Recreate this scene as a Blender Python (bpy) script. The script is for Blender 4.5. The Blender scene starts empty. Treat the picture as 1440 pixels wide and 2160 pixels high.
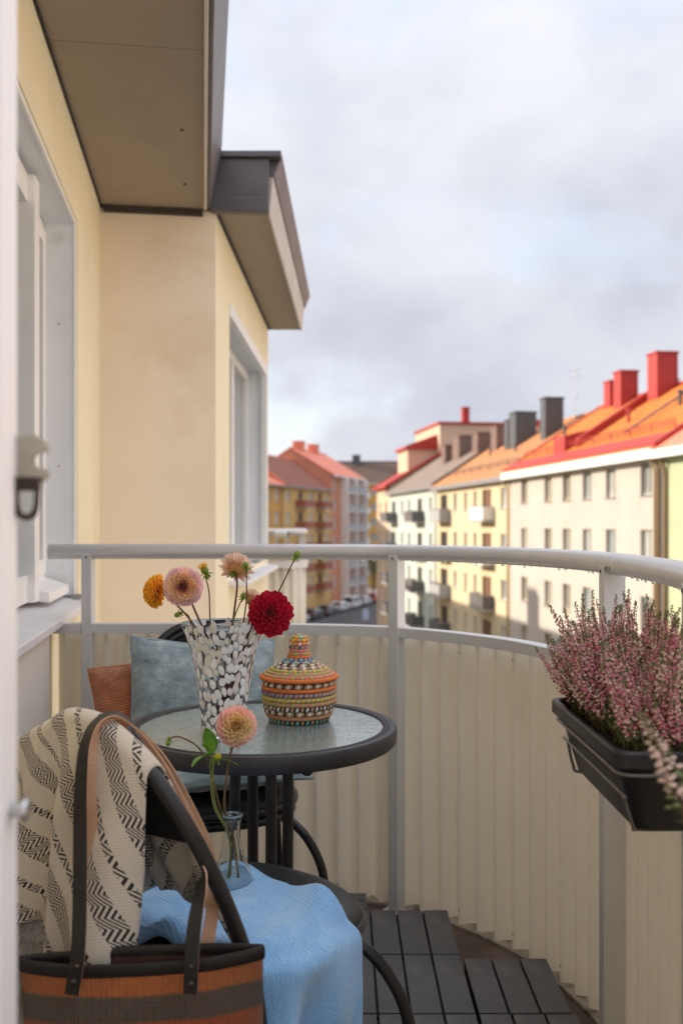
import bpy, bmesh, math, random
from mathutils import Vector, Matrix, Quaternion, noise
random.seed(7)
R = math.radians
SC = bpy.context.scene
COL = SC.collection

# ------------------------------------------------------------------ camera
EYE = 1.113                      # eye height above the balcony deck
F = 2000.0                       # focal length in photo pixels
CX, HY = 720.0, 1105.0           # principal column, horizon row of the photo
cam = bpy.data.cameras.new('camera')
cam.sensor_fit = 'VERTICAL'
cam.sensor_height = 36.0
cam.sensor_width = 24.0
cam.lens = 36.0 * F / 2160.0
cam.shift_y = 25.0 / 2160.0
cam.clip_start = 0.05
cam.clip_end = 5000
cam.dof.use_dof = True
cam.dof.focus_distance = 1.95
cam.dof.aperture_fstop = 3.6
cam_ob = bpy.data.objects.new('camera', cam)
COL.objects.link(cam_ob)
cam_ob.location = (0, 0, EYE)
cam_ob.rotation_euler = (R(90), 0, 0)
SC.camera = cam_ob

# ------------------------------------------------------------------ sky + sun
SUN_EL, SUN_AZ = R(20), R(-72)          # azimuth from +Y, clockwise
sun_dir = Vector((math.sin(SUN_AZ) * math.cos(SUN_EL), math.cos(SUN_AZ) * math.cos(SUN_EL), math.sin(SUN_EL)))
w = bpy.data.worlds.new('World')
SC.world = w
w.use_nodes = True
nt = w.node_tree
nt.nodes.clear()
out = nt.nodes.new('ShaderNodeOutputWorld')
bg = nt.nodes.new('ShaderNodeBackground')
bg.inputs['Strength'].default_value = 0.15
sky = nt.nodes.new('ShaderNodeTexSky')
sky.sky_type = 'NISHITA'
sky.sun_disc = False
sky.sun_elevation = SUN_EL
sky.sun_rotation = SUN_AZ
sky.dust_density = 1.5
tc = nt.nodes.new('ShaderNodeTexCoord')
mp = nt.nodes.new('ShaderNodeMapping')
mp.inputs['Scale'].default_value = (1.7, 1.7, 2.4)
mp.inputs['Location'].default_value = (0.35, 0.2, 0.1)
nz = nt.nodes.new('ShaderNodeTexNoise')
nz.inputs['Scale'].default_value = 2.1
nz.inputs['Detail'].default_value = 9
nz.inputs['Roughness'].default_value = 0.52
nz.inputs['Distortion'].default_value = 0.1
cov = nt.nodes.new('ShaderNodeValToRGB')
cov.color_ramp.elements[0].position = 0.30
cov.color_ramp.elements[0].color = (0.60, 0.60, 0.60, 1)
cov.color_ramp.elements[1].position = 0.48
cov.color_ramp.elements[1].color = (1, 1, 1, 1)
nz2 = nt.nodes.new('ShaderNodeTexNoise')
nz2.inputs['Scale'].default_value = 2.6
nz2.inputs['Detail'].default_value = 11
nz2.inputs['Distortion'].default_value = 0.1
nz2.inputs['Roughness'].default_value = 0.5
ccol = nt.nodes.new('ShaderNodeValToRGB')
ccol.color_ramp.elements[0].position = 0.36
ccol.color_ramp.elements[0].color = (1.50, 1.565, 1.80, 1)
ccol.color_ramp.elements[1].position = 0.63
ccol.color_ramp.elements[1].color = (1.98, 2.00, 2.15, 1)
mixs = nt.nodes.new('ShaderNodeMixRGB')
L = nt.links.new
L(tc.outputs['Generated'], mp.inputs['Vector'])
L(mp.outputs['Vector'], nz.inputs['Vector'])
L(mp.outputs['Vector'], nz2.inputs['Vector'])
L(nz.outputs['Fac'], cov.inputs['Fac'])
L(nz2.outputs['Fac'], ccol.inputs['Fac'])
L(cov.outputs['Color'], mixs.inputs['Fac'])
L(sky.outputs['Color'], mixs.inputs['Color1'])
# an overcast sky grows brighter from the horizon to the zenith
sepz = nt.nodes.new('ShaderNodeSeparateXYZ')
L(tc.outputs['Generated'], sepz.inputs[0])
mz = nt.nodes.new('ShaderNodeMath'); mz.operation = 'MULTIPLY'
L(sepz.outputs['Z'], mz.inputs[0]); L(sepz.outputs['Z'], mz.inputs[1])
mz1 = nt.nodes.new('ShaderNodeMath'); mz1.operation = 'MULTIPLY_ADD'
L(mz.outputs[0], mz1.inputs[0]); mz1.inputs[1].default_value = 1.95; mz1.inputs[2].default_value = 0.2
mz2 = nt.nodes.new('ShaderNodeMath'); mz2.operation = 'MULTIPLY_ADD'
L(mz.outputs[0], mz2.inputs[0]); L(mz1.outputs[0], mz2.inputs[1]); mz2.inputs[2].default_value = 1.0
ovc = nt.nodes.new('ShaderNodeVectorMath'); ovc.operation = 'SCALE'
L(ccol.outputs['Color'], ovc.inputs[0]); L(mz2.outputs[0], ovc.inputs['Scale'])
L(mixs.outputs['Color'], bg.inputs['Color'])
L(ovc.outputs['Vector'], mixs.inputs['Color2'])
L(bg.outputs['Background'], out.inputs['Surface'])

sl = bpy.data.lights.new('sun', 'SUN')
sl.energy = 2.3
sl.angle = R(0.9)
sl.color = (1.0, 0.86, 0.71)
so = bpy.data.objects.new('sun', sl)
COL.objects.link(so)
so.rotation_euler = sun_dir.to_track_quat('Z', 'Y').to_euler()
so.location = (-30, 20, 40)

vs = SC.view_settings
vs.view_transform = 'Standard'
vs.look = 'None'
vs.exposure = 1.48
vs.gamma = 1.0
vs.use_curve_mapping = False
SC.display_settings.display_device = 'sRGB'
SC.render.engine = 'CYCLES'
SC.cycles.use_denoising = True
SC.cycles.max_bounces = 10
SC.cycles.diffuse_bounces = 5
SC.cycles.transmission_bounces = 10
SC.cycles.transparent_max_bounces = 12
SC.cycles.caustics_reflective = False
SC.cycles.caustics_refractive = True
SC.cycles.sample_clamp_indirect = 6.0

# ------------------------------------------------------------------ helpers
def at(px, py, D):
    """point of the place at depth D seen at that spot of the photo (for measuring)"""
    return Vector(((px - CX) / F * D, D, EYE - (py - HY) / F * D))

def srgb(r, g, b):
    f = lambda c: (c / 255 / 12.92) if c / 255 <= 0.04045 else ((c / 255 + 0.055) / 1.055) ** 2.4
    return (f(r), f(g), f(b))

class Nd:
    """tiny node-expression helper"""
    def __init__(s, t, sock): s.t, s.s = t, sock
    def op(s, o, b=None, c=None):
        n = s.t.nodes.new('ShaderNodeMath'); n.operation = o
        s.t.links.new(s.s, n.inputs[0])
        for i, v in ((1, b), (2, c)):
            if v is None: continue
            if isinstance(v, Nd): s.t.links.new(v.s, n.inputs[i])
            else: n.inputs[i].default_value = v
        return Nd(s.t, n.outputs[0])
    def __add__(s, b): return s.op('ADD', b)
    def __sub__(s, b): return s.op('SUBTRACT', b)
    def __mul__(s, b): return s.op('MULTIPLY', b)
    def lt(s, b): return s.op('LESS_THAN', b)
    def gt(s, b): return s.op('GREATER_THAN', b)
    def frac(s): return s.op('FRACT')
    def abs(s): return s.op('ABSOLUTE')

MATS = {}
def mat(name, col, rough=0.6, metal=0.0, var=0.12, vscale=8.0, bump=0.0, bscale=60.0, spec=0.5,
        trans=0.0, ior=1.45, coat=0.0, sheen=0.0, dirt=None, stretch=(1, 1, 1), detail=4, coord='Object', sub=0.0):
    if name in MATS: return MATS[name]
    m = bpy.data.materials.new(name); m.use_nodes = True
    t = m.node_tree; p = t.nodes['Principled BSDF']
    p.inputs['Roughness'].default_value = rough
    p.inputs['Metallic'].default_value = metal
    p.inputs['Specular IOR Level'].default_value = spec
    p.inputs['Transmission Weight'].default_value = trans
    p.inputs['IOR'].default_value = ior
    p.inputs['Coat Weight'].default_value = coat
    p.inputs['Sheen Weight'].default_value = sheen
    if sub: 
        p.inputs['Subsurface Weight'].default_value = sub
        p.inputs['Subsurface Radius'].default_value = (0.004, 0.003, 0.002)
    c = t.nodes.new('ShaderNodeTexCoord')
    mpn = t.nodes.new('ShaderNodeMapping'); mpn.inputs['Scale'].default_value = stretch
    t.links.new(c.outputs[coord], mpn.inputs['Vector'])
    n = t.nodes.new('ShaderNodeTexNoise'); n.inputs['Scale'].default_value = vscale
    n.inputs['Detail'].default_value = detail; n.inputs['Roughness'].default_value = 0.6
    t.links.new(mpn.outputs['Vector'], n.inputs['Vector'])
    r = t.nodes.new('ShaderNodeValToRGB')
    r.color_ramp.elements[0].position = 0.3; r.color_ramp.elements[1].position = 0.7
    r.color_ramp.elements[0].color = tuple(max(0, x * (1 - var)) for x in col) + (1,)
    r.color_ramp.elements[1].color = tuple(min(1, x * (1 + var * 0.7)) for x in col) + (1,)
    t.links.new(n.outputs['Fac'], r.inputs['Fac'])
    last = r.outputs['Color']
    if dirt:
        dcol, dsc, lo, hi = dirt
        n3 = t.nodes.new('ShaderNodeTexNoise'); n3.inputs['Scale'].default_value = dsc
        n3.inputs['Detail'].default_value = 7; n3.inputs['Roughness'].default_value = 0.65
        t.links.new(mpn.outputs['Vector'], n3.inputs['Vector'])
        r3 = t.nodes.new('ShaderNodeValToRGB')
        r3.color_ramp.elements[0].position = lo; r3.color_ramp.elements[1].position = hi
        t.links.new(n3.outputs['Fac'], r3.inputs['Fac'])
        mx = t.nodes.new('ShaderNodeMixRGB'); mx.inputs['Color2'].default_value = dcol + (1,)
        t.links.new(r3.outputs['Color'], mx.inputs['Fac']); t.links.new(last, mx.inputs['Color1'])
        last = mx.outputs['Color']
    t.links.new(last, p.inputs['Base Color'])
    if bump:
        n2 = t.nodes.new('ShaderNodeTexNoise'); n2.inputs['Scale'].default_value = bscale
        n2.inputs['Detail'].default_value = 5
        t.links.new(mpn.outputs['Vector'], n2.inputs['Vector'])
        b = t.nodes.new('ShaderNodeBump'); b.inputs['Strength'].default_value = bump
        b.inputs['Distance'].default_value = 0.01
        t.links.new(n2.outputs['Fac'], b.inputs['Height']); t.links.new(b.outputs['Normal'], p.inputs['Normal'])
    MATS[name] = m
    return m

def tag(o, label=None, cat=None, group=None, kind=None):
    if label: o['label'] = label
    if cat: o['category'] = cat
    if group: o['group'] = group
    if kind: o['kind'] = kind
    return o

def thing(name, label, cat, loc=(0, 0, 0), rz=0.0, group=None, kind=None):
    o = bpy.data.objects.new(name, None)
    o.empty_display_size = 0.05
    COL.objects.link(o)
    o.location = loc; o.rotation_euler = (0, 0, rz)
    return tag(o, label, cat, group, kind)

class MB:
    def __init__(s): s.v, s.f, s.m, s.uv = [], [], [], None
    def add(s, vs, fs, mi=0, uvs=None):
        o = len(s.v)
        s.v += [tuple(v) for v in vs]
        s.f += [tuple(i + o for i in f) for f in fs]
        s.m += [mi] * len(fs)
        if uvs is not None:
            if s.uv is None: s.uv = [(0, 0)] * o
            s.uv += list(uvs)
        elif s.uv is not None: s.uv += [(0, 0)] * len(vs)
        return s
    def box(s, x0, x1, y0, y1, z0, z1, mi=0, M=None):
        vs = [Vector((x, y, z)) for z in (z0, z1) for y in (y0, y1) for x in (x0, x1)]
        if M is not None: vs = [M @ v for v in vs]
        return s.add(vs, [(0, 2, 3, 1), (4, 5, 7, 6), (0, 1, 5, 4), (2, 6, 7, 3), (0, 4, 6, 2), (1, 3, 7, 5)], mi)
    def hexa(s, p, mi=0):
        """8 points: bottom ring of 4, top ring of 4"""
        return s.add(p, [(3, 2, 1, 0), (4, 5, 6, 7), (0, 1, 5, 4), (1, 2, 6, 5), (2, 3, 7, 6), (3, 0, 4, 7)], mi)
    def tube(s, pts, rad, seg=10, closed=False, mi=0, caps=True, flat=None):
        pts = [Vector(p) for p in pts]
        n = len(pts)
        rads = rad if isinstance(rad, (list, tuple)) else [rad] * n
        vs, fs = [], []
        prev = None
        for i, p in enumerate(pts):
            if closed: d = pts[(i + 1) % n] - pts[i - 1]
            else: d = pts[min(i + 1, n - 1)] - pts[max(i - 1, 0)]
            if d.length < 1e-9: d = Vector((0, 0, 1))
            d.normalize()
            if prev is None:
                a = Vector((0, 0, 1)) if abs(d.z) < 0.9 else Vector((1, 0, 0))
            else: a = prev
            u = (a - d * a.dot(d)).normalized()
            prev = u
            v2 = d.cross(u)
            fu, fv = flat if flat else (1, 1)
            for k in range(seg):
                t = 2 * math.pi * k / seg
                vs.append(p + (u * math.cos(t) * fu + v2 * math.sin(t) * fv) * rads[i])
        rng = n if closed else n - 1
        for i in range(rng):
            a, b = i * seg, ((i + 1) % n) * seg
            for k in range(seg):
                k2 = (k + 1) % seg
                fs.append((a + k, a + k2, b + k2, b + k))
        if caps and not closed:
            fs.append(tuple(reversed(range(seg)))); fs.append(tuple(range((n - 1) * seg, n * seg)))
        return s.add(vs, fs, mi)
    def lathe(s, prof, seg=32, cx=0, cy=0, cz=0, mi=0, rfun=None):
        vs, fs, uv = [], [], []
        for j, (r, z) in enumerate(prof):
            for k in range(seg):
                t = 2 * math.pi * k / seg
                rr = r if rfun is None else rfun(r, z, t)
                vs.append((cx + rr * math.cos(t), cy + rr * math.sin(t), cz + z)); uv.append((k / seg, j / max(1, len(prof) - 1)))
        for j in range(len(prof) - 1):
            for k in range(seg):
                k2 = (k + 1) % seg
                fs.append((j * seg + k, j * seg + k2, (j + 1) * seg + k2, (j + 1) * seg + k))
        return s.add(vs, fs, mi, uv)
    def grid(s, fn, nu, nv, mi=0, uvfn=None):
        vs, uv = [], []
        for j in range(nv + 1):
            for i in range(nu + 1):
                u, v = i / nu, j / nv
                vs.append(fn(u, v)); uv.append(uvfn(u, v) if uvfn else (u, v))
        fs = [(j * (nu + 1) + i, j * (nu + 1) + i + 1, (j + 1) * (nu + 1) + i + 1, (j + 1) * (nu + 1) + i) for j in range(nv) for i in range(nu)]
        return s.add(vs, fs, mi, uv)
    def mesh(s, name, mats, smooth=False):
        me = bpy.data.meshes.new(name)
        me.from_pydata(s.v, [], s.f)
        if not isinstance(mats, (list, tuple)): mats = [mats]
        for m in mats: me.materials.append(m)
        if len(mats) > 1: me.polygons.foreach_set('material_index', s.m)
        if smooth: me.polygons.foreach_set('use_smooth', [True] * len(me.polygons))
        if s.uv is not None:
            l = me.uv_layers.new(name='uv')
            for lp in me.loops: l.data[lp.index].uv = s.uv[lp.vertex_index]
        me.update()
        return me
    def build(s, name, mats, parent=None, smooth=False, bevel=0, loc=None, label=None, cat=None, group=None, kind=None, sub=0, solid=0, angle=None):
        o = bpy.data.objects.new(name, s.mesh(name, mats, smooth))
        COL.objects.link(o)
        if parent is not None: o.parent = parent
        if loc is not None: o.location = loc
        if solid:
            q = o.modifiers.new('thickness', 'SOLIDIFY'); q.thickness = solid; q.offset = 0
        if bevel:
            q = o.modifiers.new('bevel', 'BEVEL'); q.width = bevel; q.segments = 2; q.limit_method = 'ANGLE'; q.angle_limit = R(40)
        if sub:
            q = o.modifiers.new('sub', 'SUBSURF'); q.levels = sub; q.render_levels = sub
        if angle:
            try: o.data.set_sharp_from_angle(angle=R(angle))
            except Exception: pass
        return tag(o, label, cat, group, kind)

def inst(name, me, parent, M=None, loc=None):
    o = bpy.data.objects.new(name, me)
    COL.objects.link(o)
    o.parent = parent
    if M is not None: o.matrix_local = M
    if loc is not None: o.location = loc
    return o

def smooth_path(pts, n=8, closed=False):
    """Catmull-Rom through pts"""
    P = [Vector(p) for p in pts]
    out_ = []
    m = len(P)
    rng = m if closed else m - 1
    for i in range(rng):
        p1, p2 = P[i], P[(i + 1) % m]
        p0 = P[i - 1] if (i > 0 or closed) else p1 * 2 - p2
        p3 = P[(i + 2) % m] if (i + 2 < m or closed) else p2 * 2 - p1
        for k in range(n):
            t = k / n
            out_.append(0.5 * ((2 * p1) + (p2 - p0) * t + (2 * p0 - 5 * p1 + 4 * p2 - p3) * t * t + (3 * p1 - p0 - 3 * p2 + p3) * t ** 3))
    if not closed: out_.append(P[-1])
    return out_

def basis(origin, xaxis, yaxis, zaxis):
    M = Matrix.Identity(4)
    for i, a in enumerate((xaxis, yaxis, zaxis)):
        for k in range(3): M[k][i] = a[k]
    for k in range(3): M[k][3] = origin[k]
    return M

def facade(mb, W, z0, z1, holes, depth=0.14, mi=0, x0=0.0, y=0.0):
    """wall face in plane y facing +y with real openings and their reveals"""
    xs = sorted({x0, W} | {h[0] for h in holes} | {h[1] for h in holes})
    zs = sorted({z0, z1} | {h[2] for h in holes} | {h[3] for h in holes})
    for a, b in zip(xs[:-1], xs[1:]):
        for c, d in zip(zs[:-1], zs[1:]):
            mx, mz = (a + b) / 2, (c + d) / 2
            if any(h[0] < mx < h[1] and h[2] < mz < h[3] for h in holes): continue
            mb.add([(a, y, c), (a, y, d), (b, y, d), (b, y, c)], [(0, 1, 2, 3)], mi)
    for h in holes:
        a, b, c, d = h[:4]; e = y - depth
        mb.add([(a, y, c), (b, y, c), (b, y, d), (a, y, d), (a, e, c), (b, e, c), (b, e, d), (a, e, d)],
               [(0, 1, 5, 4), (1, 2, 6, 5), (2, 3, 7, 6), (3, 0, 4, 7)], mi)

# ================================================================== MATERIALS (far)
GZ = EYE - 12.5                      # street level
m_asph = mat('asphalt', (0.075, 0.073, 0.075), 0.85, var=0.25, vscale=0.6, bump=0.2, bscale=30, dirt=((0.045, 0.044, 0.045), 0.25, 0.5, 0.65))
m_pave = mat('pavement', (0.24, 0.23, 0.22), 0.85, var=0.2, vscale=1.2)
m_line = mat('road paint', (0.7, 0.7, 0.68), 0.7)
def plaster(name, c, **k): return mat(name, c, 0.85, var=0.07, vscale=0.35, bump=0.15, bscale=25, dirt=(tuple(x * 0.82 for x in c), 0.5, 0.55, 0.8), **k)
m_cream = plaster('cream plaster far', (0.50, 0.452, 0.40))
m_yell = plaster('yellow plaster far', (0.63, 0.52, 0.34))
m_pgrn = plaster('pale green plaster', (0.53, 0.565, 0.50))
m_peach = plaster('peach plaster', (0.63, 0.47, 0.33))
m_lime = plaster('lime plaster', (0.43, 0.475, 0.30))
m_ochre = plaster('ochre plaster', (0.62, 0.36, 0.11))
m_ochre2 = plaster('sand ochre plaster', (0.66, 0.43, 0.17))
m_pink = plaster('brick pink plaster', (0.58, 0.25, 0.15))
m_ylw2 = plaster('golden plaster', (0.72, 0.45, 0.12))

def rooftile(name, c, sc=2.6):
    """clay tile courses: colour per tile, relief in the shading"""
    m = mat(name, c, 0.75, var=0.22, vscale=2.5, dirt=(tuple(x * 0.6 for x in c), 1.3, 0.55, 0.8))
    t = m.node_tree; p = t.nodes['Principled BSDF']
    wv = t.nodes.new('ShaderNodeTexWave'); wv.wave_type = 'BANDS'; wv.bands_direction = 'X'
    wv.inputs['Scale'].default_value = sc; wv.inputs['Distortion'].default_value = 0.3
    # courses of tiles across the slope, slightly different in colour
    wy = t.nodes.new('ShaderNodeTexWave'); wy.wave_type = 'BANDS'; wy.bands_direction = 'Y'; wy.wave_profile = 'SAW'
    wy.inputs['Scale'].default_value = .55; wy.inputs['Distortion'].default_value = .6
    cy_ = t.nodes.new('ShaderNodeTexCoord'); t.links.new(cy_.outputs['Object'], wy.inputs['Vector'])
    src = p.inputs['Base Color'].links[0].from_socket
    mm = t.nodes.new('ShaderNodeMixRGB'); mm.blend_type = 'MULTIPLY'; mm.inputs['Fac'].default_value = .35
    t.links.new(src, mm.inputs['Color1']); t.links.new(wy.outputs['Color'], mm.inputs['Color2']); t.links.new(mm.outputs['Color'], p.inputs['Base Color'])
    c_ = t.nodes.new('ShaderNodeTexCoord'); t.links.new(c_.outputs['Object'], wv.inputs['Vector'])
    b = t.nodes.new('ShaderNodeBump'); b.inputs['Strength'].default_value = 0.5; b.inputs['Distance'].default_value = 0.06
    t.links.new(wv.outputs['Fac'], b.inputs['Height']); t.links.new(b.outputs['Normal'], p.inputs['Normal'])
    return m
m_rorange = rooftile('bright orange tiles', (0.72, 0.21, 0.027))
m_rorange2 = rooftile('weathered orange tiles', (0.60, 0.26, 0.10))
m_rgrey = rooftile('grey brown tiles', (0.30, 0.23, 0.18))
m_rred = mat('red sheet roof', (0.40, 0.032, 0.02), 0.5, var=0.15, vscale=1.5)
m_rsalm = mat('salmon sheet roof', (0.74, 0.22, 0.13), 0.6, var=0.12, vscale=0.8)
m_rbrown = rooftile('brown tiles', (0.33, 0.12, 0.075))
m_rdark = rooftile('dark brown tiles', (0.16, 0.10, 0.07))
m_chred = mat('red chimney sheet', (0.40, 0.036, 0.028), 0.5, var=0.12, vscale=1.5)
m_chgrey = mat('grey chimney sheet', (0.10, 0.108, 0.112), 0.45, metal=0.3, var=0.15, vscale=2)
m_chbrown = mat('brown chimney sheet', (0.19, 0.12, 0.095), 0.6, var=0.2, vscale=2)
m_white = mat('white painted wood', (0.78, 0.78, 0.75), 0.5, var=0.04, vscale=5)
m_gutterw = mat('white gutter sheet', (0.80, 0.79, 0.76), 0.45, var=0.05, vscale=1)
m_gutterg = mat('grey gutter sheet', (0.33, 0.34, 0.35), 0.4, metal=0.4, var=0.1, vscale=1)
m_pipebrown = mat('brown downpipe', (0.28, 0.17, 0.09), 0.5)
m_pipebeige = mat('beige downpipe', (0.62, 0.48, 0.32), 0.5)
def pane(name, c): return mat(name, c, 0.08, var=0.25, vscale=1.4, spec=0.8)
m_pane = [pane('window pane grey', (0.25, 0.27, 0.27)), pane('window pane curtained', (0.46, 0.47, 0.45)), pane('window pane pale', (0.33, 0.37, 0.37))]
m_panedk = pane('dark door pane', (0.06, 0.07, 0.075))
m_brown = mat('brown wood door', (0.20, 0.105, 0.06), 0.6, var=0.15, vscale=2)
m_redwood = mat('red brown balcony board', (0.36, 0.12, 0.075), 0.7, var=0.15, vscale=1.5)
m_darkp = mat('dark balcony sheet', (0.12, 0.115, 0.115), 0.6, var=0.15, vscale=1)
m_greyp = mat('grey balcony sheet', (0.36, 0.37, 0.38), 0.6, var=0.1, vscale=1)
m_whitep = mat('white balcony sheet', (0.78, 0.76, 0.72), 0.6, var=0.06, vscale=1)
m_slab = mat('balcony concrete', (0.38, 0.35, 0.31), 0.85, var=0.12, vscale=1)
m_frameg = mat('grey green window frame', (0.46, 0.47, 0.42), 0.5)
m_frameo = mat('ochre window frame', (0.55, 0.42, 0.24), 0.5)

# ================================================================== GROUND
MB().box(-1500, 1500, -600, 2400, GZ - 1.0, GZ).build('ground', mat('city ground', (0.27, 0.255, 0.23), 0.9, var=0.2, vscale=0.05), kind='structure')

def strip(name, pts, wd, z, m, h=0.0):
    """flat ribbon along pts (xy), half width wd"""
    mb = MB(); L_, R_ = [], []
    for i, p in enumerate(pts):
        p = Vector(p); a = Vector(pts[max(0, i - 1)]); b = Vector(pts[min(len(pts) - 1, i + 1)])
        d = (b - a).normalized(); nrm = Vector((d.y, -d.x))
        L_.append(p - nrm * wd); R_.append(p + nrm * wd)
    for i in range(len(pts) - 1):
        q = [L_[i], R_[i], R_[i + 1], L_[i + 1]]
        mb.hexa([(v.x, v.y, z - 0.2 - h) for v in q] + [(v.x, v.y, z + h) for v in q])
    return mb.build(name, m, kind='structure')
T = Vector((-0.1435, 0.9897, 0)); NRM = Vector((0.9897, 0.1435, 0))
strip('street', [(11.5, -20), (-2.6, 78), (-3.2, 105), (2.5, 135), (13.0, 168), (30, 215)], 5.2, GZ + 0.006, m_asph)
# pavement in front of the left row
LA, LD = Vector((-11.5, 113)), Vector((0.316, 0.949)); LN = Vector((0.949, -0.316))
strip('pavement', [tuple(LA + LD * a + LN * 1.2) for a in (-3, 20, 40, 60)], 1.25, GZ + 0.14, m_pave)

# ================================================================== BUILDING KIT
WIN_MESH = {}
def window(parent, x0, x1, z0, z1, fm, pm, mull=1, y=-0.17, name='window'):
    """frame + casements + pane, set back in its opening"""
    W_, H_ = x1 - x0, z1 - z0
    key = (round(W_, 2), round(H_, 2), fm.name, mull)
    if key not in WIN_MESH:
        b = MB(); t = 0.075
        b.box(0, W_, -0.03, 0.03, 0, t).box(0, W_, -0.03, 0.03, H_ - t, H_)
        b.box(0, t, -0.03, 0.03, t, H_ - t).box(W_ - t, W_, -0.03, 0.03, t, H_ - t)
        for k in range(mull):
            c = W_ * (k + 1) / (mull + 1); b.box(c - 0.045, c + 0.045, -0.03, 0.035, t, H_ - t)
        p_ = MB(); p_.box(t, W_ - t, -0.028, -0.012, t, H_ - t)
        s_ = MB(); s_.box(-0.04, W_ + 0.04, -0.02, 0.26, -0.05, -0.005)
        WIN_MESH[key] = (b.mesh('window', fm), p_, s_.mesh('sill', m_gutterg))
    f, p_, s_ = WIN_MESH[key]
    o = inst(name, f, parent, loc=(x0, y, z0))
    pk = key + (pm.name,)
    if pk not in WIN_MESH: WIN_MESH[pk] = p_.mesh('pane', pm)
    inst('pane', WIN_MESH[pk], o)
    inst('sill', s_, o)
    return o

def balcony(parent, x0, x1, z, dep, pm, h=0.95, open_side=False, slabm=None):
    b = MB(); b.box(x0, x1, 0.005, dep, z - 0.16, z)
    o = b.build('balcony', slabm or m_slab, parent)
    for a in ((x0, x1, dep - 0.05, dep + 0.004), (x0 - 0.004, x0 + 0.05, 0.01, dep - 0.054), (x1 - 0.05, x1 + 0.004, 0.01, dep - 0.054)):
        MB().box(a[0], a[1], a[2], a[3], z + 0.02, z + h - 0.06).build('parapet', pm, o)
    r = MB(); y0, y1 = 0.01, dep - 0.02
    r.tube([(x0 + .02, y0, z + h), (x0 + .02, y1, z + h), (x1 - .02, y1, z + h), (x1 - .02, y0, z + h)], 0.03, 6)
    r.build('handrail', m_gutterg, o)
    return o

def gable_roof(parent, W, H, depth, over, rise, m, verge_m=None, ridge_y=None, side=0.15, thick=0.18):
    ry = -depth / 2 if ridge_y is None else ridge_y
    sl = rise / -ry
    mb = MB()
    e0 = over; ze = H - over * sl
    pts = [(e0, ze), (ry, H + rise)]
    zb = H + (rise - (rise / (depth + ry)) * (depth + ry + over)) if depth + ry > 0.1 else H
    prof = [(e0, ze), (ry, H + rise), (-depth - over, zb)]
    lo = [(y, z) for y, z in prof]; hi = [(y, z + thick) for y, z in prof]
    for i in range(2):
        a, b, c, d = lo[i], lo[i + 1], hi[i + 1], hi[i]
        mb.hexa([(-side, a[0], a[1]), (W + side, a[0], a[1]), (W + side, b[0], b[1]), (-side, b[0], b[1]),
                 (-side, d[0], d[1]), (W + side, d[0], d[1]), (W + side, c[0], c[1]), (-side, c[0], c[1])])
    o = mb.build('roof', m, parent)
    r = MB(); r.tube([(-side, ry, H + rise + thick), (W + side, ry, H + rise + thick)], 0.14, 8)
    r.build('ridge_cap', verge_m or m, o)
    if verge_m:
        for x in (-side, W + side):
            v = MB()
            for i in range(2):
                a, b = hi[i], hi[i + 1]
                v.hexa([(x - .14, a[0], a[1] - .2), (x + .14, a[0], a[1] - .2), (x + .14, b[0], b[1] - .2), (x - .14, b[0], b[1] - .2),
                        (x - .14, a[0], a[1] + .1), (x + .14, a[0], a[1] + .1), (x + .14, b[0], b[1] + .1), (x - .14, b[0], b[1] + .1)])
            v.build('verge_flashing', verge_m, o)
    return o, sl

def body(parent, W, H, depth, holes, m, rise, ridge_y=None, x0=0.0):
    mb = MB()
    facade(mb, W, 0, H, holes, 0.24, x0=x0)
    ry = -depth / 2 if ridge_y is None else ridge_y
    for x in (x0, W):
        mb.add([(x, 0, 0), (x, -depth, 0), (x, -depth, H), (x, ry, H + rise), (x, 0, H)], [(0, 1, 2, 3, 4)])
    mb.add([(x0, -depth, 0), (W, -depth, 0), (W, -depth, H), (x0, -depth, H)], [(0, 1, 2, 3)])
    # an unseen upright sheet is added inside so that no light leaks through
    mb.add([(x0, -0.26, 0), (W, -0.26, 0), (W, -0.26, H), (x0, -0.26, H)], [(0, 1, 2, 3)])
    return mb.build('wall', m, parent)

def gutter(parent, W, H, over, sl, m, h=0.16):
    b = MB(); y = over; z = H - over * sl
    b.box(-0.1, W + 0.1, y - 0.02, y + 0.16, z - h + 0.06, z + 0.08)
    b.box(-0.1, W + 0.1, 0.0, y - 0.022, z - 0.08, z - 0.02)
    return b.build('gutter', m, parent)

def pipe(parent, x, H, m, y=0.09, r=0.07):
    b = MB(); b.tube([(x, 0.45, H - 0.35), (x, 0.40, H - 0.55), (x, y + .02, H - 0.95), (x, y, H - 1.3), (x, y, 0.1)], r, 8)
    return b.build('downpipe', m, parent, smooth=True)

def chimney(parent, x, y, w_, d_, z0, z1, m, capm=None, cap=True):
    b = MB(); b.box(x - w_ / 2, x + w_ / 2, y - d_ / 2, y + d_ / 2, z0, z1)
    o = b.build('chimney', m, parent)
    if cap:
        MB().box(x - w_ / 2 - .06, x + w_ / 2 + .06, y - d_ / 2 - .06, y + d_ / 2 + .06, z1, z1 + .1).build('chimney_cap', capm or m, o)
    return o

ROT_R = math.atan2(T.y, T.x)
FA = 19.6
def right_origin(D): return (FA - 0.145 * D, D, GZ)
def dcol(px): return FA / ((px - CX) / F + 0.145)          # depth at which the right facade line shows at that column
EZ = 12.5                                                    # eye above street (local z of eye)

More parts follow.
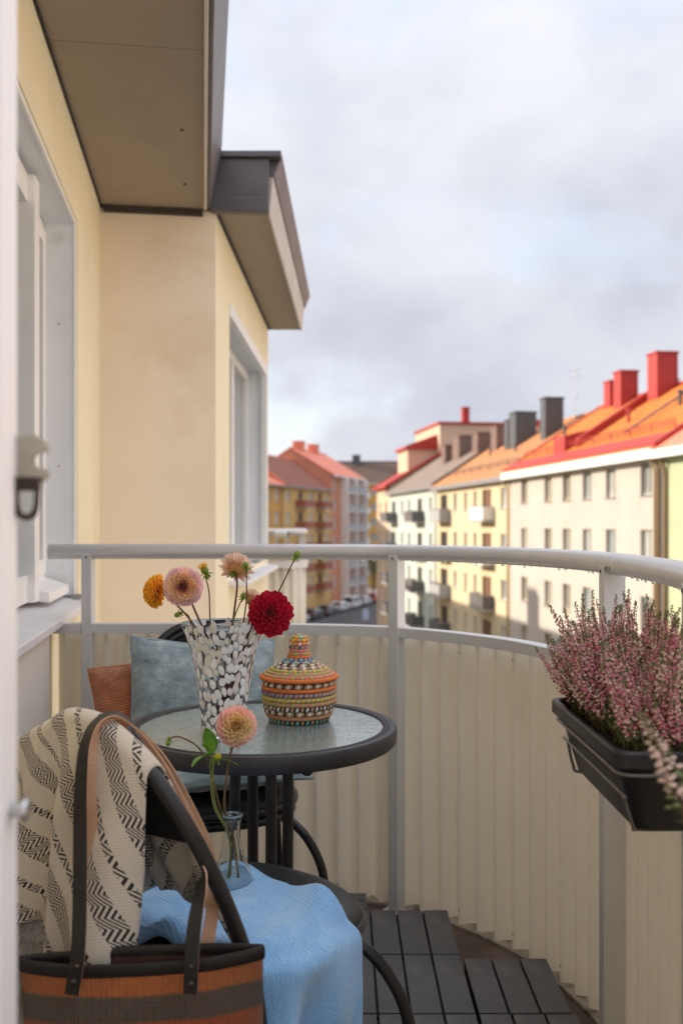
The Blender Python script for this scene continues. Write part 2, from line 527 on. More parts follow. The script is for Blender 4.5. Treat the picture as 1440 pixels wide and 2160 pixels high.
# ------------------------------------------------ cream house with orange roof
D0, D1 = 40.6, 60.7
o = thing('apartment_house', 'cream plastered house with bright orange tiled roof and three red chimneys', 'house', right_origin(D0), ROT_R, 'houses along the right of the street')
W, H = (D1 - D0) / .9897, EZ + 3.45
xs = [(D - D0) / .9897 for D in (42.06, 45.74, 48.57, 51.3, 54.07, 58.07)]
holes = []
for k in range(4):
    for x in xs: holes.append((x - .56, x + .56, EZ + 2.73 - 2.99 * k - 1.45, EZ + 2.73 - 2.99 * k))
body(o, W, H, 12, holes, m_cream, 3.9)
for i, h in enumerate(holes): window(o, *h, m_frameg if i % 6 < 3 else m_frameo, m_pane[(i * 7 + i // 4) % 3], 1)
rf, sl = gable_roof(o, W, H, 12, 0.45, 3.9, m_rorange, m_rred, side=0.05)
gutter(o, W, H, 0.45, sl, m_gutterw, 0.42)
MB().hexa([(0, .40, H - .16), (W, .40, H - .16), (W, -.35, H + .40), (0, -.35, H + .40), (0, .42, H + .0), (W, .42, H + .0), (W, -.35, H + .52), (0, -.35, H + .52)]).build('eave_flashing', m_rred, rf)
for x, y, w_, d_, zt in ((10.6, -5.4, 1.15, 1.2, 5.8), (15.6, -5.6, 1.0, 1.1, 5.6), (18.2, -6.0, .9, .9, 5.4), (14.2, -7.4, 1.3, 1.0, 4.9)):
    chimney(o, x, y, w_, d_, H + 1.5, H + zt, m_chred)
# red fire-wall upstand across the slope, and a red roof hatch
up = MB()
x = 11.6
up.hexa([(x - .2, -.9, H + .5), (x + .2, -.9, H + .5), (x + .2, -5.9, H + 3.75), (x - .2, -5.9, H + 3.75), (x - .2, -.9, H + 1.25), (x + .2, -.9, H + 1.25), (x + .2, -5.9, H + 4.5), (x - .2, -5.9, H + 4.5)])
up.build('fire_wall', m_rred, rf)
hb = MB(); hb.hexa([(12.6, -.6, H + .3), (14.3, -.6, H + .3), (14.3, -2.4, H + 1.5), (12.6, -2.4, H + 1.5), (12.6, -.6, H + 1.5), (14.3, -.6, H + 1.5), (14.3, -2.4, H + 1.95), (12.6, -2.4, H + 1.95)])
hb.build('dormer', m_chred, rf)
pipe(o, 0.55, H, m_pipebeige); pipe(o, 0.15, H, m_pipebrown)
def snow_guard(rf, x0, x1, y, z, m):
    b = MB(); b.tube([(x0, y, z), (x1, y, z)], .035, 6); b.tube([(x0, y, z + .16), (x1, y, z + .16)], .03, 6)
    for k in range(int((x1 - x0) / 2.2) + 1): b.tube([(x0 + k * 2.2, y, z - .25), (x0 + k * 2.2, y, z + .18)], .03, 5)
    b.build('snow_guard', m, rf)
def vent(rf, x, y, z, m):
    b = MB(); b.tube([(x, y, z - .3), (x, y, z + .45), (x, y, z + .46), (x, y, z + .6)], [.09, .09, .17, .12], 10); b.build('vent_pipe', m, rf)
def ladder(rf, x, y0, z0, y1, z1, m):
    b = MB()
    for dx in (-.2, .2): b.tube([(x + dx, y0, z0), (x + dx, y1, z1)], .03, 5)
    for k in range(14): t = k / 13; b.tube([(x - .2, y0 + (y1 - y0) * t, z0 + (z1 - z0) * t), (x + .2, y0 + (y1 - y0) * t, z0 + (z1 - z0) * t)], .022, 5)
    b.build('roof_ladder', m, rf)
snow_guard(rf, .3, W - .3, -.75, H + .95, m_rred)
vent(rf, 4.5, -3.2, H + 2.4, m_chgrey); vent(rf, 8.8, -2.6, H + 2.0, m_chred); vent(rf, 17.2, -2.4, H + 1.9, m_chgrey)
ladder(rf, 5.6, -.8, H + .95, -5.8, H + 4.15, m_chgrey)

# ------------------------------------------------ lime green house at the right edge
o = thing('apartment_house', 'lime green house with salmon roof at the right edge behind the heather', 'house', right_origin(22), ROT_R, 'houses along the right of the street')
W, H = (40.4 - 22) / .9897, EZ + 3.35
holes = []
for k in range(4):
    for D in (37.9, 34.5, 31, 27.5): 
        x = (D - 22) / .9897
        holes.append((x - .62, x + .62, EZ + 2.6 - 2.99 * k - 1.5, EZ + 2.6 - 2.99 * k))
body(o, W, H, 12, holes, m_lime, 3.9)
for i, h in enumerate(holes): window(o, *h, m_white, m_pane[i % 3], 1)
rf, sl = gable_roof(o, W, H, 12, 0.45, 3.9, m_rsalm, m_rred, side=0.03)
gutter(o, W, H, 0.45, sl, m_gutterw, 0.34)
pipe(o, W - .25, H, m_pipebrown)

# ------------------------------------------------ unseen house added beside and behind the camera to bounce light
o = thing('apartment_house', 'sand coloured house added across the street, outside the picture, to bounce light', 'house', right_origin(-38), ROT_R, 'houses along the right of the street')
W, H = (21.9 + 38) / .9897, EZ + 3.4
holes = [(x - .6, x + .6, EZ + 2.6 - 3.0 * k - 1.5, EZ + 2.6 - 3.0 * k) for k in range(4) for x in (4, 9, 14, 20, 26, 32, 38, 44, 50, 56)]
body(o, W, H, 12, holes, plaster('sand plaster', (0.78, 0.73, 0.66)), 3.9)
for i, h in enumerate(holes): window(o, *h, m_white, m_pane[i % 3], 1)
rf, sl = gable_roof(o, W, H, 12, 0.45, 3.9, m_rorange2, None, side=0.0); gutter(o, W, H, .45, sl, m_gutterw)

# ------------------------------------------------ yellow house
D0, D1 = 60.8, 79.9
o = thing('apartment_house', 'yellow house with weathered orange roof, brown balcony doors and grey chimneys', 'house', right_origin(D0), ROT_R, 'houses along the right of the street')
W, H = (D1 - D0) / .9897, EZ + 3.25
lx = lambda D: (D - D0) / .9897
holes, kinds = [], []
for k in range(4):
    zt = EZ + 2.38 - 3.02 * k
    for D, w_, kd in ((61.95, 1.5, 'w'), (65.8, 2.1, 'd'), (68.6, .75, 'w'), (71.1, .75, 'w'), (74.0, 1.0, 'w'), (77.5, 2.2, 'd')):
        x = lx(D)
        holes.append((x - w_ / 2, x + w_ / 2, zt - (1.35 if kd == 'w' else 2.15), zt)); kinds.append((kd, k, D))
body(o, W, H, 12, holes, m_yell, 3.9)
bal = [m_whitep, m_whitep, m_darkp, m_darkp]; bal2 = [m_greyp, m_darkp, m_greyp, m_darkp]
for h, (kd, k, D) in zip(holes, kinds):
    if kd == 'w': window(o, *h, m_white if w_ > 1 else m_frameg, m_pane[(k + int(D)) % 3], 1 if h[1] - h[0] > 1.2 else 0)
    else:
        window(o, *h, m_brown, m_brown if D < 70 else m_panedk, 1, name='balcony_door')
        x = (h[0] + h[1]) / 2
        balcony(o, x - 2.0 + (.3 if D < 70 else 0), x + 1.6, h[2] + .02, .8 if D < 70 else .9, (bal if D < 70 else bal2)[k])
rf, sl = gable_roof(o, W, H, 12, 0.4, 3.9, m_rorange2, None, side=0.0)
gutter(o, W, H, 0.4, sl, m_gutterg, 0.3)
for x, y, w_, d_, zt in ((3.7, -4.2, 1.0, 1.3, 5.3), (9.7, -4.2, 1.5, 1.6, 5.0), (11.2, -4.0, .9, 1.2, 4.6)):
    chimney(o, x, y, w_, d_, H + 1, H + zt, m_chgrey)
chimney(o, 15.8, -4.6, 1.5, 1.5, H + 1, H + 4.6, m_chbrown)
pipe(o, .25, H, m_pipebeige)
snow_guard(rf, .3, W - .3, -.7, H + .9, m_chgrey)
vent(rf, 7.2, -2.8, H + 2.1, m_chgrey); vent(rf, 14.0, -3.0, H + 2.2, m_chbrown)
an = MB(); an.tube([(4.0, -6, H + 3.6), (4.0, -6, H + 7.6)], .03, 5)
for z, l_ in ((7.4, .8), (6.9, 1.0), (5.4, .6)): an.tube([(4.0 - l_, -6, H + z), (4.0 + l_, -6, H + z)], .02, 4)
an.build('roof_antenna', m_gutterg, o)

# ------------------------------------------------ pale green house
D0, D1 = 80.0, 100.4
o = thing('apartment_house', 'pale green house with grey brown roof and dark arched balcony doors', 'house', right_origin(D0), ROT_R, 'houses along the right of the street')
W, H = (D1 - D0) / .9897, EZ + 3.4
lx = lambda D: (D - D0) / .9897
holes, kinds = [], []
for k in range(4):
    zt = EZ + 2.3 - 3.12 * k
    for D, w_, kd in ((82.0, 1.2, 'w'), (86.2, 1.7, 'd'), (90.6, 1.1, 'w'), (93.8, 1.1, 'w'), (98.0, 1.7, 'd')):
        x = lx(D); holes.append((x - w_ / 2, x + w_ / 2, zt - (1.4 if kd == 'w' else 2.1), zt)); kinds.append((kd, k, D))
body(o, W, H, 12, holes, m_pgrn, 3.9)
for h, (kd, k, D) in zip(holes, kinds):
    if kd == 'w': window(o, *h, m_white, m_pane[1 + k % 2], 1)
    else:
        window(o, *h, m_darkp, m_panedk, 1, name='balcony_door')
        x = (h[0] + h[1]) / 2
        balcony(o, x - 1.7, x + 1.7, h[2] + .02, 1.1, m_darkp)
rf, sl = gable_roof(o, W, H, 12, 0.35, 3.9, m_rgrey, m_rdark, side=0.0)
gutter(o, W, H, 0.35, sl, m_gutterg, 0.25)
for x, y, w_, zt in ((1.6, -4.6, 1.6, 4.4), (7.2, -4.4, 2.4, 4.6), (10.2, -4.0, 1.4, 4.0)):
    chimney(o, x, y, w_, 1.6, H + 1, H + zt, m_chbrown)
pipe(o, .2, H, m_gutterw)

# ------------------------------------------------ peach corner house with red roof and tall upper block
D0, D1 = 100.5, 107.5
o = thing('apartment_house', 'peach corner house with red roof and tall blank upper wall', 'house', right_origin(D0), ROT_R, 'houses along the right of the street')
W, H = (D1 - D0) / .9897, EZ + 4.1
holes = [(x - .5, x + .5, EZ + 2.3 - 3.1 * k - 1.4, EZ + 2.3 - 3.1 * k) for k in range(4) for x in (1.6, 5.2)]
body(o, W, H, 17, holes, m_peach, 5.0)
for i, h in enumerate(holes): window(o, *h, m_white, m_pane[i % 3], 1)
rf, sl = gable_roof(o, W, H, 17, 0.4, 5.0, m_rred, m_rred, side=0.1)
gutter(o, W, H, .4, sl, m_rred)
ub = MB(); ub.box(.3, W + 5, -15, -5.6, H + 1.2, H + 6.6); ub.build('upper_wall', m_peach, o)
MB().box(.1, W + 5.2, -15.2, -5.4, H + 6.602, H + 6.85).build('flat_roof', m_rred, o)
ub = MB(); ub.box(W * .25, W - .2, -5.6, -2.4, H + .6, H + 4.0); ub.build('dormer', m_peach, rf)
ub = MB(); ub.hexa([(W * .2, -2.0, H + 4.0), (W, -2.0, H + 4.0), (W, -5.62, H + 4.0), (W * .2, -5.62, H + 4.0), (W * .2, -2.2, H + 4.35), (W, -2.2, H + 4.35), (W, -5.62, H + 5.6), (W * .2, -5.62, H + 5.6)])
ub.build('dormer_roof', m_rred, rf)
chimney(o, 2.4, -9.0, .75, .75, H + 6.0, H + 8.6, m_chred)
MB().hexa([(-9, -12, H + 3.5), (-3, -12, H + 3.5), (-3, -16, H + 3.5), (-9, -16, H + 3.5), (-8, -12.6, H + 6.3), (-4, -12.6, H + 6.3), (-4, -15, H + 6.3), (-8, -15, H + 6.3)]).build('rear_roof', m_rred, o)

# ================================================================== LEFT ROW (beyond the bend)
ROT_L = math.atan2(-LD.y, -LD.x)
def left_origin(D):
    a = (D - LA.y) / LD.y; p = LA + LD * a
    return (p.x, p.y, GZ)
def left_house(name, label, Da, Db, H, m, roofm, rise, depth=12, vm=None, side=0.05, over=.45):
    o = thing('apartment_house', label, 'house', left_origin(Db), ROT_L, 'houses beyond the bend on the left')
    W = (Db - Da) / .949
    return o, W, (lambda D: (Db - D) / .949)

o, W, lx = left_house('h', 'ochre house with pale windows and low red roof beside the bay window', 105, 124.2, 0, m_ochre, m_rsalm, 3)
H = EZ + 5.2
holes = [(x - .7, x + .7, EZ + 4.55 - 2.95 * k - 1.6, EZ + 4.55 - 2.95 * k) for k in range(5) for x in (lx(122.6), lx(119.9), lx(116.5), lx(113))]
body(o, W, H, 12, holes, m_ochre, 3.2)
for i, h in enumerate(holes): window(o, *h, m_white, m_pane[1], 1)
rf, sl = gable_roof(o, W, H, 12, .5, 3.2, m_rsalm); gutter(o, W, H, .5, sl, m_gutterg)
pipe(o, .2, H, m_pipebrown)

o, W, lx = left_house('h', 'sand ochre house with brown roof and red brown balconies', 124.3, 142.6, 0, m_ochre2, m_rbrown, 3)
H = EZ + 5.35
holes, kinds = [], []
for k in range(5):
    zt = EZ + 4.5 - 2.95 * k
    for D, kd in ((126.3, 'w'), (130.6, 'd'), (134.6, 'w'), (138.2, 'd'), (141.2, 'w')):
        w_ = 1.5; x = lx(D); holes.append((x - w_ / 2, x + w_ / 2, zt - (1.5 if kd == 'w' else 2.2), zt)); kinds.append(kd)
body(o, W, H, 12, holes, m_ochre2, 4.2)
for i, h in enumerate(holes):
    if kinds[i] == 'w': window(o, *h, m_white, m_pane[1], 1)
    else:
        window(o, *h, m_brown, m_panedk, 1, name='balcony_door'); x = (h[0] + h[1]) / 2
        balcony(o, x - 1.9, x + 1.9, h[2] + .02, 1.4, m_redwood)
rf, sl = gable_roof(o, W, H, 12, .5, 4.2, m_rbrown, m_rsalm); gutter(o, W, H, .5, sl, m_gutterg)

o, W, lx = left_house('h', 'brick pink house with white framed bays and broad salmon roof', 142.7, 158.0, 0, m_pink, m_rsalm, 4)
H = EZ + 7.6
holes, kinds = [], []
for k in range(6):
    zt = EZ + 6.9 - 2.9 * k
    for D, w_ in ((144.6, 1.2), (149.6, 2.0), (154.4, 2.0)):
        x = lx(D); holes.append((x - w_ / 2, x + w_ / 2, zt - 2.0, zt))
body(o, W, H, 13, holes, m_pink, 3.9)
for i, h in enumerate(holes):
    if i % 3 == 0: window(o, *h, m_white, m_pane[1], 1)
    else:
        window(o, *h, m_redwood, m_redwood, 1, name='balcony_door'); x = (h[0] + h[1]) / 2
        balcony(o, x - 1.75, x + 1.75, h[2] + .02, 1.3, m_greyp, slabm=m_whitep)
for D in (147.3, 151.9, 156.7):
    x = lx(D); MB().box(x - .16, x + .16, .004, 1.3, 0, H - .4).build('bay_pier', m_whitep, o)
rf, sl = gable_roof(o, W, H, 13, .5, 3.9, m_rsalm); gutter(o, W, H, .5, sl, m_gutterw)
for x in (6.0, 12.5): chimney(o, x, -6.5, 1.8, 1.4, H + 2, H + 5.2, m_rsalm)

# golden house closing the street
o = thing('apartment_house', 'golden yellow house with white balconies closing the far end of the street', 'house', (18, 186, GZ), math.pi)
W, H = 20.0, EZ + 8.2
holes, kinds = [], []
for k in range(6):
    zt = EZ + 7.2 - 3.0 * k
    for x, kd in ((17.5, 'w'), (14.2, 'd'), (11.6, 'w'), (9.2, 'w'), (6.0, 'd'), (3, 'w')):
        w_ = 1.3; holes.append((x - w_ / 2, x + w_ / 2, zt - (1.5 if kd == 'w' else 2.1), zt)); kinds.append(kd)
body(o, W, H, 12, holes, m_ylw2, 4.2)
for i, h in enumerate(holes):
    if kinds[i] == 'w': window(o, *h, m_white, m_pane[i % 3], 1)
    else:
        window(o, *h, m_white, m_panedk, 1, name='balcony_door'); x = (h[0] + h[1]) / 2
        balcony(o, x - 1.8, x + 1.8, h[2] + .02, 1.3, m_whitep, slabm=m_whitep)
rf, sl = gable_roof(o, W, H, 12, .5, 4.2, m_rdark); gutter(o, W, H, .5, sl, m_gutterw)
chimney(o, 15.0, -5.5, 1.6, 1.4, H + 2, H + 5.6, m_chgrey)

# ================================================================== PARKED CARS, SIGN, TREES
m_glassdk = mat('car glass', (0.03, 0.035, 0.04), 0.08, var=0.1)
m_tyre = mat('car tyre', (0.02, 0.02, 0.02), 0.8)
m_rim = mat('car rim', (0.5, 0.5, 0.5), 0.3, metal=0.8)
m_lampw = mat('headlight glass', (0.7, 0.72, 0.72), 0.1)
m_lampr = mat('tail light glass', (0.45, 0.02, 0.02), 0.2)
def car(label, loc, rz, col, van=False):
    o = thing('parked_car', label, 'car', loc, rz, 'cars parked along the kerb')
    pm = mat('car paint %.2f %.2f %.2f' % col, col, 0.25, coat=0.7, var=0.03)
    Lc, Wc = (4.4, 1.78)
    hh = 1.85 if van else 1.44
    prof = [(-2.2, .35), (-2.2, .78), (-2.05, .92), (-1.7, .95)] + ([(-1.65, hh - .1), (-1.3, hh)] if van else [(-1.15, hh - .06), (-.75, hh)]) + [(.45, hh), (.75, hh - .06), (1.25, .95), (1.95, .84), (2.18, .70), (2.2, .35)]
    b = MB(); n = len(prof)
    rows = []
    for sgn, wfac in ((-1, 1), (-1, .5), (1, .5), (1, 1)):
        r_ = []
        for x, z in prof:
            top = max(0, (z - .95) / (hh - .95))
            yy = sgn * (Wc / 2 - .22 * top) * wfac
            r_.append((x, yy, z))
        rows.append(r_)
    vs = [v for r_ in rows for v in r_]
    fs = [(j * n + i, j * n + i + 1, (j + 1) * n + i + 1, (j + 1) * n + i) for j in range(3) for i in range(n - 1)]
    fs += [tuple(range(n)), tuple(reversed(range(3 * n, 4 * n)))]
    b.add(vs, fs); b.build('body', pm, o, bevel=.05)
    for s_ in (-1, 1):
        y0 = s_ * (Wc / 2 - .012); y1 = s_ * (Wc / 2 - .19)
        xa, xb, xc, xd = (-1.5, -1.35, .5, 1.05) if van else (-1.35, -.95, .42, .98)
        g = MB(); e = s_ * .02
        g.hexa([(xa, y0 + e, 1.0), (xd, y0 + e, 1.0), (xd, y0 - e, 1.0), (xa, y0 - e, 1.0), (xb, y1 + e, hh - .12), (xc, y1 + e, hh - .12), (xc, y1 - e, hh - .12), (xb, y1 - e, hh - .12)])
        g.build('side_window', m_glassdk, o)
        for x in (-1.35, 1.35):
            t = MB(); t.tube([(x, s_ * .70, .31), (x, s_ * .90, .31)], .31, 16); wv = t.build('wheel', m_tyre, o)
            t = MB(); t.tube([(x, s_ * .9, .31), (x, s_ * .915, .31)], .19, 12); t.build('rim', m_rim, wv)
        MB().box(2.13, 2.23, s_ * .62 - .17, s_ * .62 + .17, .60, .74).build('headlight', m_lampw, o)
        MB().box(-2.23, -2.14, s_ * .68 - .12, s_ * .68 + .12, .62, .86).build('tail_light', m_lampr, o)
    x0, x1, z1 = .70, 1.24, hh - .08
    MB().hexa([(x1 + .03, -.76, .98), (x1 + .03, .76, .98), (x1 - .03, .76, .98), (x1 - .03, -.76, .98), (x0 + .06, -.60, z1), (x0 + .06, .60, z1), (x0, .60, z1), (x0, -.60, z1)]).build('windscreen', m_glassdk, o)
    xr0, xr1 = (-1.69, -1.62) if van else (-1.66, -1.16)
    MB().hexa([(xr0 - .03, -.74, 1.0), (xr0 - .03, .74, 1.0), (xr0 + .03, .74, 1.0), (xr0 + .03, -.74, 1.0), (xr1 - .06, -.6, z1), (xr1 - .06, .6, z1), (xr1, .6, z1), (xr1, -.6, z1)]).build('rear_window', m_glassdk, o)
    return o
ca = math.atan2(LD.y, LD.x)
cars = [((.75, .76, .76), 'white parked car nearest in the row, beside the neighbouring balcony', False), ((.05, .055, .06), 'dark parked car behind the nearest white one', False),
        ((.10, .10, .11), 'charcoal parked car in front of the silver car', False), ((.62, .63, .64), 'silver parked car in the middle of the row', False), ((.78, .78, .77), 'white parked van ahead of the silver car', True),
        ((.55, .56, .58), 'light grey parked car before the red car', False), ((.42, .03, .03), 'dark red parked car in the row along the kerb', False), ((.16, .17, .18), 'slate parked car beyond the red one', False), ((.40, .05, .05), 'maroon parked car farthest along the kerb', False)]
for i, (c, lab, van) in enumerate(cars):
    p = LA + LD * (7.5 + 5.6 * i) + LN * 3.75
    car(lab, (p.x, p.y, GZ + .01), ca, c, van)

# pale blue sign at the roadside
p = at(771, 1312, 117.5)
o = thing('street_sign', 'pale blue rounded street sign standing on the road', 'sign', (p.x, p.y, GZ))
b = MB(); b.tube([(0, 0, 0), (0, 0, 1.4)], .04, 8); b.build('post', m_gutterg, o)
b = MB(); pr = smooth_path([(-.36, -.05, .75), (-.38, -.05, 1.6), (-.2, -.05, 1.95), (.2, -.05, 1.95), (.38, -.05, 1.6), (.36, -.05, .75), (0, -.05, .62)], 5, True)
n = len(pr); b.add([tuple(q) for q in pr] + [(q.x, q.y - .05, q.z) for q in pr], [tuple(range(n)), tuple(reversed(range(n, 2 * n)))] + [(i, (i + 1) % n, (i + 1) % n + n, i + n) for i in range(n)])
b.build('plate', mat('pale blue enamel', (0.55, 0.68, 0.95), 0.4), o)

m_bark = mat('bark', (0.12, 0.085, 0.06), 0.9, var=0.3, vscale=4)
m_leaf = [mat('tree leaf mid', (0.07, 0.10, 0.03), 0.6, var=0.3, vscale=1), mat('tree leaf light', (0.12, 0.14, 0.04), 0.6, var=0.3, vscale=1)]
def tree(label, loc, h, rad, seed):
    rnd = random.Random(seed)
    o = thing('street_tree', label, 'tree', loc, 0, 'trees in the street')
    b = MB(); b.tube(smooth_path([(0, 0, 0), (.1, 0, h * .3), (.05, .1, h * .6), (0, 0, h * .85)], 4), [.2 - .16 * i / 12 for i in range(13)], 8)
    tips = []
    for k in range(9):
        a = k * 2.4; z0 = h * (.35 + .045 * k); l_ = rad * rnd.uniform(.6, 1)
        tip = Vector((math.cos(a) * l_, math.sin(a) * l_, z0 + h * .2)); tips.append(tip)
        b.tube([(.05, .05, z0), tuple((Vector((.05, .05, z0)) + tip) / 2 + Vector((0, 0, .1))), tuple(tip)], [.07, .045, .015], 6)
    b.build('trunk', m_bark, o, smooth=True)
    tips.append(Vector((0, 0, h * .9)))
    c = MB()
    for k in range(2600):
        t = rnd.choice(tips); d = Vector((rnd.gauss(0, 1), rnd.gauss(0, 1), rnd.gauss(0, .8))) * rad * .30
        p = t + d; s_ = rnd.uniform(.08, .17)
        q = Quaternion((rnd.gauss(0, 1), rnd.gauss(0, 1), rnd.gauss(0, 1), rnd.gauss(0, 1))).normalized()
        c.add([p + q @ Vector(v) * s_ for v in ((-1, 0, 0), (0, -.6, .15), (1, 0, 0), (0, .6, .15))], [(0, 1, 2, 3)], rnd.randint(0, 1))
    c.build('crown', m_leaf, o)
q = LA + LD * 50 + LN * 1.0
tree('dark green street tree by the pink house at the bend', (q.x, q.y, GZ + .1), 7.5, 2.4, 3)
tree('small green tree in front of the golden house', (6.2, 181.5, GZ), 8.0, 2.6, 5)

# ================================================================== OWN BUILDING
m_wall = mat('pale yellow plaster', (0.95, 0.86, 0.61), 0.9, var=0.06, vscale=1.6, bump=0.3, bscale=240, dirt=((0.82, 0.70, 0.46), 1.6, 0.58, 0.85))
m_wall2 = mat('cream beige plaster', (0.95, 0.84, 0.68), 0.9, var=0.06, vscale=1.4, bump=0.3, bscale=240, dirt=((0.74, 0.58, 0.40), 1.2, 0.58, 0.9))
m_soffit = mat('brown soffit board', (0.39, 0.32, 0.255), 0.8, var=0.10, vscale=2.2, bump=0.05, bscale=220, dirt=((0.33, 0.265, 0.20), 2.2, 0.5, 0.8))
m_zinc = mat('dark zinc sheet', (0.155, 0.145, 0.15), 0.45, metal=0.5, var=0.2, vscale=3, dirt=((0.25, 0.23, 0.22), 2.0, 0.55, 0.8))
m_fascia = mat('pale fascia sheet', (0.58, 0.53, 0.47), 0.5, var=0.12, vscale=3)
m_trim = mat('pale drip edge', (0.72, 0.68, 0.62), 0.5, var=0.1, vscale=6)
m_joint = mat('dark joint and gap shade', (0.06, 0.05, 0.045), 0.8)
m_wframe = mat('white window paint', (0.92, 0.92, 0.90), 0.4, var=0.03, vscale=4)
m_casing = mat('pale grey casing sheet', (0.82, 0.85, 0.88), 0.4, var=0.04, vscale=4, dirt=((0.5, 0.5, 0.48), 3, 0.62, 0.85))
m_sill = mat('grey sill sheet', (0.80, 0.80, 0.80), 0.4, var=0.06, vscale=4, dirt=((0.5, 0.48, 0.44), 3, 0.6, 0.85))
m_wglass = mat('own window glass', (0.22, 0.25, 0.24), 0.03, var=0.1, spec=1.0)
m_bay = mat('bay window glass', (0.30, 0.33, 0.34), 0.03, var=0.1, spec=1.0)
m_beige = mat('beige board', (0.82, 0.76, 0.66), 0.7, var=0.06, vscale=2)
m_grout = mat('grey sealing', (0.35, 0.34, 0.32), 0.8)

OWN = thing('apartment_building', 'pale yellow plastered building with white windows and brown eaves on the left', 'building', (0, 0, 0))
# frame of the left wall: x towards the camera, y out of the wall
cw = Vector((-1.1357, 4.47, 0)); xw = Vector((0.1435, -0.9897, 0)); yw = Vector((0.9897, 0.1435, 0)); zw = Vector((0, 0, 1))
MW = basis(cw, xw, yw, zw)
def place(o, M):
    o.matrix_local = M
    return o
ZS = 2.612                                                   # soffit height
XW = lambda D: (4.47 - D) / 0.9897
hole = (XW(3.68), XW(2.15), 0.835, 2.285)
mb = MB(); facade(mb, 8.0, GZ, ZS, [(hole[0], hole[1], .785, hole[3])], 0.032)
place(mb.build('wall', m_wall, OWN), MW)
mb = MB(); mb.box(-90, -0.05, -10, 0.0, GZ, ZS); mb.box(0.0, 8.0, -10, -0.75, GZ, ZS)
place(mb.build('rear_wall', m_wall, OWN), MW)
# roof over the whole block and two chimneys (its shadow falls on the houses across the street)
mb = MB(); mb.hexa([(-90, .50, 2.90), (8, .50, 2.90), (8, -6, 4.9), (-90, -6, 4.9), (-90, .52, 2.94), (8, .52, 2.94), (8, -6, 5.05), (-90, -6, 5.05)])
mb.hexa([(-90, -6, 4.9), (8, -6, 4.9), (8, -12, 2.7), (-90, -12, 2.7), (-90, -6, 5.05), (8, -6, 5.05), (8, -12, 2.9), (-90, -12, 2.9)])
rf = place(mb.build('roof', m_rbrown, OWN), MW)
for x in (-38, -62, -14): chimney(rf, x, -5.0, 1.5, 1.2, 4.2, 7.0, m_chbrown)
# casing boards lining the opening, frame and sashes
wn = place(MB().box(hole[0], hole[0] + 0.012, -0.125, -0.018, hole[2], hole[3] - .012).box(hole[0] + .0, hole[1], -0.125, -0.018, hole[3] - 0.012, hole[3]).build('window', m_casing, OWN), MW)
def wp(name, b, m, bevel=0.003, **k): return b.build(name, m, wn, bevel=bevel, **k)
a, b_, c_, d_ = hole
wp('casing_edge', MB().box(a - .001, a + .016, -.0175, -.006, c_ - .02, d_ + .001).box(a + .016, b_, -.0175, -.006, d_ - .016, d_ + .001), m_wframe)
fr = MB(); fr.box(a + .012, a + .062, -.16, -.126, c_ + .03, d_ - .012).box(a + .062, b_, -.16, -.126, d_ - .062, d_ - .012).box(a + .062, b_, -.16, -.115, c_ + .03, c_ + .09)
wp('frame', fr, m_wframe)
# near sash, standing proud on its hinge side
xm = XW(3.19)
fr = MB(); fr.box(xm, xm + .085, -.155, -.062, c_ + .02, d_ - .03)
wp('sash_stile', fr, m_wframe)
fr = MB(); fr.box(xm + .085, b_, -.155, -.085, c_ + .02, c_ + .11)
wp('sash_rail', fr, m_wframe)
wp('sash_rail', MB().box(xm + .085, b_, -.155, -.085, d_ - .12, d_ - .03), m_wframe)
fr = MB(); fr.box(a + .062, a + .115, -.15, -.11, c_ + .09, d_ - .062).box(xm - .055, xm - .002, -.15, -.11, c_ + .09, d_ - .062)
fr.box(a + .115, xm - .055, -.15, -.11, c_ + .09, c_ + .145).box(a + .115, xm - .055, -.15, -.11, d_ - .117, d_ - .062)
wp('sash', fr, m_wframe)
wp('pane', MB().box(a + .115, xm - .055, -.142, -.134, c_ + .145, d_ - .117), m_wglass, 0)
wp('pane', MB().box(xm + .085, b_, -.142, -.134, c_ + .11, d_ - .12), m_wglass, 0)
wp('water_board', MB().hexa([(a + .03, -.12, c_ + .022), (xm - .003, -.12, c_ + .022), (xm - .003, -.03, c_ + .012), (a + .03, -.03, c_ + .012), (a + .03, -.12, c_ + .075), (xm - .003, -.12, c_ + .075), (xm - .003, -.03, c_ + .045), (a + .03, -.03, c_ + .045)]), m_wframe)
sl_ = MB(); sl_.hexa([(a + .001, -.16, c_ - .03), (b_, -.16, c_ - .03), (b_, .045, c_ - .045), (a + .001, .045, c_ - .045), (a + .001, -.16, c_ + .012), (b_, -.16, c_ + .012), (b_, .045, c_ - .018), (a + .001, .045, c_ - .018)])
wp('sill', sl_, m_sill, .004)
wp('sill_clip', MB().box(a + .002, a + .05, -.02, .02, c_ - .008, c_ + .006), m_grout, 0)
for z in (c_ + .5, c_ + 1.05): wp('screw', MB().tube([(a + .0125, -.07, z), (a + .0145, -.07, z)], .004, 8), m_grout, 0)
# thin beige board on the wall under the sill
place(MB().box(XW(2.86), XW(1.0), .002, .022, -.07, .775).build('beige_board', m_beige, OWN, bevel=.003), MW)

